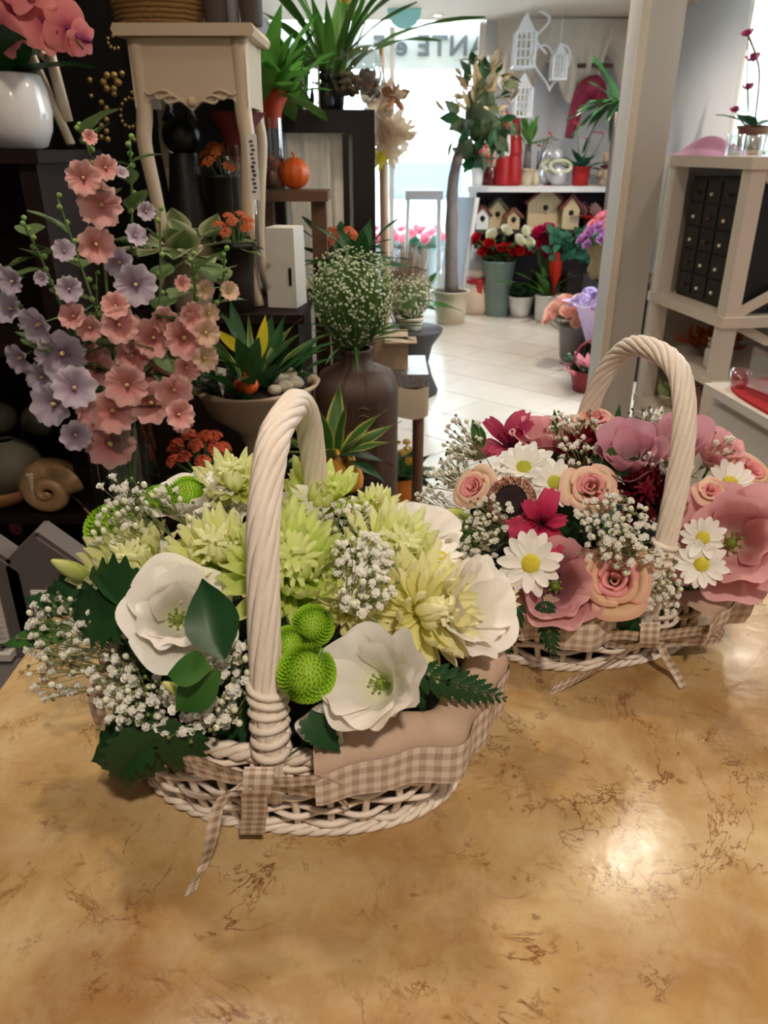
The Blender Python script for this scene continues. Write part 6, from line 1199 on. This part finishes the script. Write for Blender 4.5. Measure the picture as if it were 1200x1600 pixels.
t, p = bucket_of('foliage_bucket', 'dark bucket of bluish green foliage beside the hot pink flowers', 888, 497, .12, .42, DKP, None); rng = random.Random(15)
for k in range(70): v = Vector((rng.gauss(0, .4), rng.gauss(0, .3), rng.uniform(.3, 1))); w_ = at(885, 390, p.y).z; obj('leaf', LF('flat', BLUEG), None, t, frame((v.x * .5, v.y * .4 - .05, .45 + v.z * (w_ - .3)), v + Vector((0, -.6, 0)), k) @ RX(R(40)) @ S(.12))
t = thing('snowman_figure', 'cream fabric snowman with grey hat and red scarf on the floor', 'ornament', on(742, 489, 0)); CF = mat('cream felt', (206, 182, 160), .9, .1, 20)
obj('body', G().lathe([(.13, 0), (.16, .05), (.15, .2), (.1, .32)], 20), CF, t); h__ = obj('head', G().ball((0, 0, .4), .1, 16, 12), CF, t); obj('scarf', G().tube([(.1 * math.cos(a), .1 * math.sin(a), .32) for a in [R(20) * k for k in range(19)]], .03, 6), REDP, t); obj('hat', G().lathe([(.105, .43), (.1, .5), (.05, .6), (.001, .64)], 16), GB2, h__); obj('scarf_end', G().box((.02, -.13, .26), (.05, .02, .12)), REDP, t)
t = potted('white_planter', 'round white planter with low green leaves under the far shelf', 'plant', on(812, 494, 0), (.13, .09, .2), WPOT, [(LF('flat', LEAFD), 12, (.15, .25), (10, 70), .04, .9)], s_=51)
obj('arch_handle', G().tube(curve([(-.16, 0, .18), (-.17, 0, .45), (-.05, 0, .62), (.1, 0, .6)], 14), .015, 6), BRN, t)
t = potted('red_bromeliad', 'scarlet bromeliad in a white pot with a white figure beside it', 'plant', on(851, 500, 0), (.11, .1, .24), WPOT, [(LF('strap', LEAFG), 12, (.3, .45), (30, 80), .02, 1.5)], s_=53); zb = at(860, 410, 7.6).z; obj('flower_spike', G().lathe([(.02, .2), (.02, zb - .2), (.055, zb - .1), (.06, zb + .02), (.02, zb + .1)], 10, (.06, 0, 0)), REDS, t)
# flowers at the foot of the pillar
t, p = bucket_of('grey_flower_bucket', 'ribbed grey bucket with the peach bouquet near the pillar', 891, 563, .11, at(891, 512, 5.93).z + .02, mat('grey ribbed zinc', (120, 116, 116), .5, .12, 10), None)
zp = at(885, 488, p.y).z
t = thing('peach_bouquet', 'bouquet of peach carnations in the grey bucket', 'flowers', (p.x, p.y, .1)); flowers(t, blossom('pc', PEACH), [(x - .03, y - .03, z - .06 - .1) for x, y, z in dots(20, .18, .17, zp - .02, 4, .15)], .062, 3, z0=.1)
SSTEP = thing('flower_step', 'low dark wooden step carrying the wrapped flowers behind the pillar', 'stand', (1.78, 5.75, 0)); obj('lower_step', G().box((0, -.15, .12), (.5, .5, .24)), DW, SSTEP, smooth=False); obj('upper_step', G().box((.1, .35, .3), (.6, .5, .6)), DW, SSTEP, smooth=False)
t = thing('lavender_hydrangea', 'hydrangea wrapped in lavender paper beside the pillar', 'plant', (at(932, 520, 5.55).x, 5.55, .2405)); zl = at(925, 480, 5.5).z - .24
obj('paper_wrap', G().lathe([(.07, 0), (.1, .1), (.15, .25), (.24, zl + .03)], 30, fn=lambda a, v: 1 + .12 * v * math.sin(a * 7)), mat('lavender paper', (206, 184, 214), .5, .05, 8, trans=.3), t); flowers(t, cluster('lv', LAV), dots(10, .16, .1, zl, 3), .06, 2, z0=.1, name='flower_cluster')
t = potted('pink_poinsettia', 'pink poinsettia in a red woven basket at the pillar foot', 'plant', on(918, 610, 0), (.13, .1, .15), mat('red wicker', (136, 36, 46), .6, .2, 40, .3), [(LF('flat', LEAFD), 18, (.14, .2), (0, 60), .04, 1), (LF('flat', PINKB), 14, (.1, .15), (30, 80), .09, .9)], s_=57); obj('basket_handle', G().tube(curve([(-.13, 0, .12), (-.1, -.05, .3), (.0, -.06, .36), (.1, -.05, .3), (.13, 0, .12)], 14), .008, 6), mat('red wicker', (136, 36, 46)), t)
t = thing('burlap_pot_plant', 'plant wrapped in olive burlap with purple daisies near the pillar', 'plant', (at(945, 430, 6.05).x, 6.05, .6005)); zq = at(935, 388, 6.05).z - .6; obj('burlap_wrap', G().lathe([(.1, 0), (.13, .06), (.11, .14), (.15, .2), (.17, .26)], 26, fn=lambda a, v: 1 + .08 * math.sin(a * 6 + v * 9)), mat('olive burlap', (140, 128, 92), .9, .15, 30, .3), t); flowers(t, blossom('pp', PURB, 9), dots(15, .2, .16, zq, 5), .05, 5, z0=.15); tuft(t, LF('flat', LEAFD), 12, (.12, .2), (10, 70), .2, 5, .05)
t = thing('pink_flower_pot', 'pot of pink roses behind the purple daisies', 'plant', (at(955, 375, 6.4).x, 6.4, .6005)); obj('pot', potg(.1, .08, .2), DKP, t); flowers(t, blossom('pr', PINKB), dots(12, .17, .16, at(955, 370, 6.4).z - .6, 6), .06, 6, z0=.15)

# ------------------------------------------------------------------ things on the cross-braced shelf and console
Msu = su.matrix_basis
def onsu(x, y, z): return Msu @ Vector((x, y, z))
t = tag(obj('pink_organza', G().grid(lambda u, v: (lambda p: (p.x, p.y, p.z + .0008))(onsu(lerp(-.012, .2, u), lerp(.3, .62, v), 1.4705 + .06 * math.sin(math.pi * min(1, max(0, u))) * math.sin(math.pi * v) ** .6 * (1 + .3 * math.sin(u * 15 + v * 5)))), 30, 14), mat('pink organza', (206, 150, 180), .5, .15, 8, trans=.4)), 'heap of pink lilac organza cloth on the top of the braced shelf', 'cloth')
for k, (x, y, hh_, lab) in enumerate(((.06, .24, .075, 'clear glass tealight cup beside the organza'), (.09, .16, .07, 'amber tinted glass tealight cup'), (.17, .2, .075, 'clear glass tealight cup at the back of the shelf top'), (.12, .07, .072, 'clear glass tealight cup nearest the picture edge'))):
    t = thing('tealight_cup', lab, 'candle holder', onsu(x, y, 1.4705), group='tealight cups on the braced shelf'); obj('cup', G().lathe([(.028, 0), (.03, .003), (.032, hh_), (.03, hh_), (.027, .006)], 20), GLS, t); obj('candle', G().lathe([(.02, .004), (.02, .02), (.001, .021)], 14), mat('amber wax' if k == 1 else 'white wax', (206, 150, 100) if k == 1 else (230, 226, 220), .6), t)
p = onsu(.26, .46, 1.4705); t = thing('window_orchid', 'dark pink potted orchid on the braced shelf against the bright window', 'orchid', p); obj('pot', potg(.06, .05, .11), BRN, t); obj('stem', G().tube(curve([(0, 0, .1), (-.02, 0, .3), (-.1, -.03, .42)], 12), .004, 6), PSTEM, t); flowers(t, blossom('wo', mt2('magenta orchid', (120, 30, 70), (170, 60, 100)), 6), [(-.10, -.03, .16), (-.06, -.02, .24), (-.1, -.03, .42), (-.05, 0, .34)], .028, 2, z0=.1); tuft(t, LF('flat', LEAFD), 5, (.12, .18), (10, 40), .1, 3, .01)
p = onsu(.11, .2, .6605); t = thing('flower_jar', 'small white jar with cream flowers on the middle braced shelf', 'jar', p); obj('jar', G().lathe([(.035, 0), (.04, .01), (.042, .07), (.036, .085)], 20), WPOT, t); flowers(t, blossom('cf', WHB, 8), dots(5, .03, .03, .09, 3), .02, 2, stems=False)
p = onsu(.2, .38, .6605); t = potted('dried_leaf_pot', 'bunch of rust orange dried leaves on the middle braced shelf', 'plant', p, (.05, .04, .06), BRN, [(maple(mt2('rust leaf', (130, 60, 30), (170, 84, 40))), 14, (.08, .13), (10, 80), .05, 1)], s_=61)
p = onsu(.08, .42, .4305); t = potted('succulent_pot', 'pale green ruffled plant on the lowest braced shelf', 'plant', p, (.055, .045, .05), CREAM, [(LF('round', mt2('pale green leaf', (150, 170, 120), (190, 200, 150))), 18, (.06, .1), (10, 85), .03, 1)], s_=63)
t = thing('pink_vase', 'dusky pink round vase on the lowest braced shelf', 'vase', onsu(.055, .24, .4305)); obj('body', G().lathe([(.035, 0), (.055, .02), (.062, .06), (.05, .11), (.03, .13), (.034, .14)], 24), mat('dusky pink glaze', (196, 128, 116), .4, .08, 8), t); obj('rim', G().tube([(.033 * math.cos(a), .033 * math.sin(a), .14) for a in [R(20) * k for k in range(19)]], .003, 6), mat('dusky pink glaze', (196, 128, 116)), t)
Mcs = cs.matrix_basis
t = thing('red_tray', 'flat red felt tray on the white console', 'tray', m=Mcs @ T(.29, .5, .7505)); RED2 = mat('red felt', (176, 24, 30), .8, .12, 20); obj('sheet', G().prism([(-.26 + .02 * math.cos(k), 0) if False else (.29 * math.copysign(abs(math.cos(k * R(10))) ** .5, math.cos(k * R(10))), .44 * math.copysign(abs(math.sin(k * R(10))) ** .5, math.sin(k * R(10)))) for k in range(36)], 'z', 0, .006), RED2, t, smooth=False); obj('edge', G().tube([(.285 * math.copysign(abs(math.cos(a)) ** .5, math.cos(a)), .435 * math.copysign(abs(math.sin(a)) ** .5, math.sin(a)), .008) for a in [R(5) * k for k in range(73)]], .005, 5), RED2, t)
t = thing('glass_flower_box', 'clear acrylic cube holding a cream rose on the red tray', 'box', m=Mcs @ T(.13, .72, .758)); a_ = .075
for x, y, dx, dy in ((-a_, 0, .004, 2 * a_), (a_, 0, .004, 2 * a_), (0, -a_, 2 * a_, .004), (0, a_, 2 * a_, .004)): obj('side_pane', G().box((x, y, a_), (dx, dy, 2 * a_)), GLS, t, smooth=False)
obj('top_pane', G().box((0, 0, 2 * a_), (2 * a_, 2 * a_, .004)), GLS, t, smooth=False); obj('rose_head', blossom('cr', mt2('cream rose', (226, 196, 160), (244, 226, 204))), None, t, T(0, 0, .06) @ S(.05)); obj('stem', G().tube([(0, 0, .002), (0, 0, .06)], .004, 6), STEM, t)
t = thing('pink_glass_cup', 'small pale pink glass cup beside the acrylic cube', 'cup', m=Mcs @ T(.055, .84, .7575)); obj('cup', G().lathe([(.025, 0), (.027, .003), (.034, .06), (.032, .06), (.024, .006)], 20), glass('pink glass', (240, 200, 205), alpha=.7), t); obj('candle', G().lathe([(.018, .004), (.018, .02), (.001, .021)], 14), WPOT, t)
# ------------------------------------------------------------------ outside
CARW = mat('car paint white', (206, 212, 222), .25, .03, 3, coat=.6); t = thing('parked_car', 'pale car parked on the street outside the glass door', 'car', (.62, 13.2, -.14))
obj('body', G().prism([(-1.9, .35), (-1.88, .7), (-1.5, .86), (-.75, .95), (-.3, 1.0), (1.6, 1.02), (1.95, .9), (1.98, .4), (1.7, .3), (-1.7, .3)], 'x', -.82, .82), CARW, t, smooth=False); cb = obj('cabin', G().prism([(-.75, .95), (-.05, 1.46), (1.1, 1.48), (1.6, 1.02)], 'x', -.7, .7), CARW, t, smooth=False)
obj('windscreen', G().grid(lambda u, v: (lerp(-.62, .62, u) * (1 - .1 * v), lerp(-.77, -.12, v), lerp(.97, 1.43, v) + .004), 4, 4), mat('car glass', (70, 90, 110), .1, .05, 3), cb)
for x in (-.8, .8):
    for y in (-1.2, 1.25): obj('wheel', G().lathe([(.2, -.1), (.31, -.09), (.32, 0), (.31, .09), (.2, .1)], 24, capt=True), BLKG, t, T(x, y, .32) @ RY(R(90)))
for x in (-.6, .6): obj('headlight', G().ball((x, -1.87, .62), .1, 12, 8, .6), WPOT, t)
obj('bumper', G().box((0, -1.92, .42), (1.6, .08, .16)), mat('bumper grey', (90, 92, 98), .5), t, smooth=False)
for k, px in enumerate((598, 640, 672)):
    p = at(px, 372, 9.5); t = potted('pavement_cyclamen', ('pink cyclamen pot outside behind the maple branch', 'pink cyclamen pot outside in the middle of the glass', 'pink cyclamen pot outside behind the white plant stand')[k], 'plant', (p.x, 9.5, -.05), (.12, .1, .5), GREYB, [(LF('round', BLUEG), 12, (.15, .24), (0, 60), .06, 1)], group='cyclamen pots outside', s_=70 + k); flowers(t, blossom('cy', PINKB, 7), dots(9, .2, .14, .56, 3), .07, 5, z0=.45)
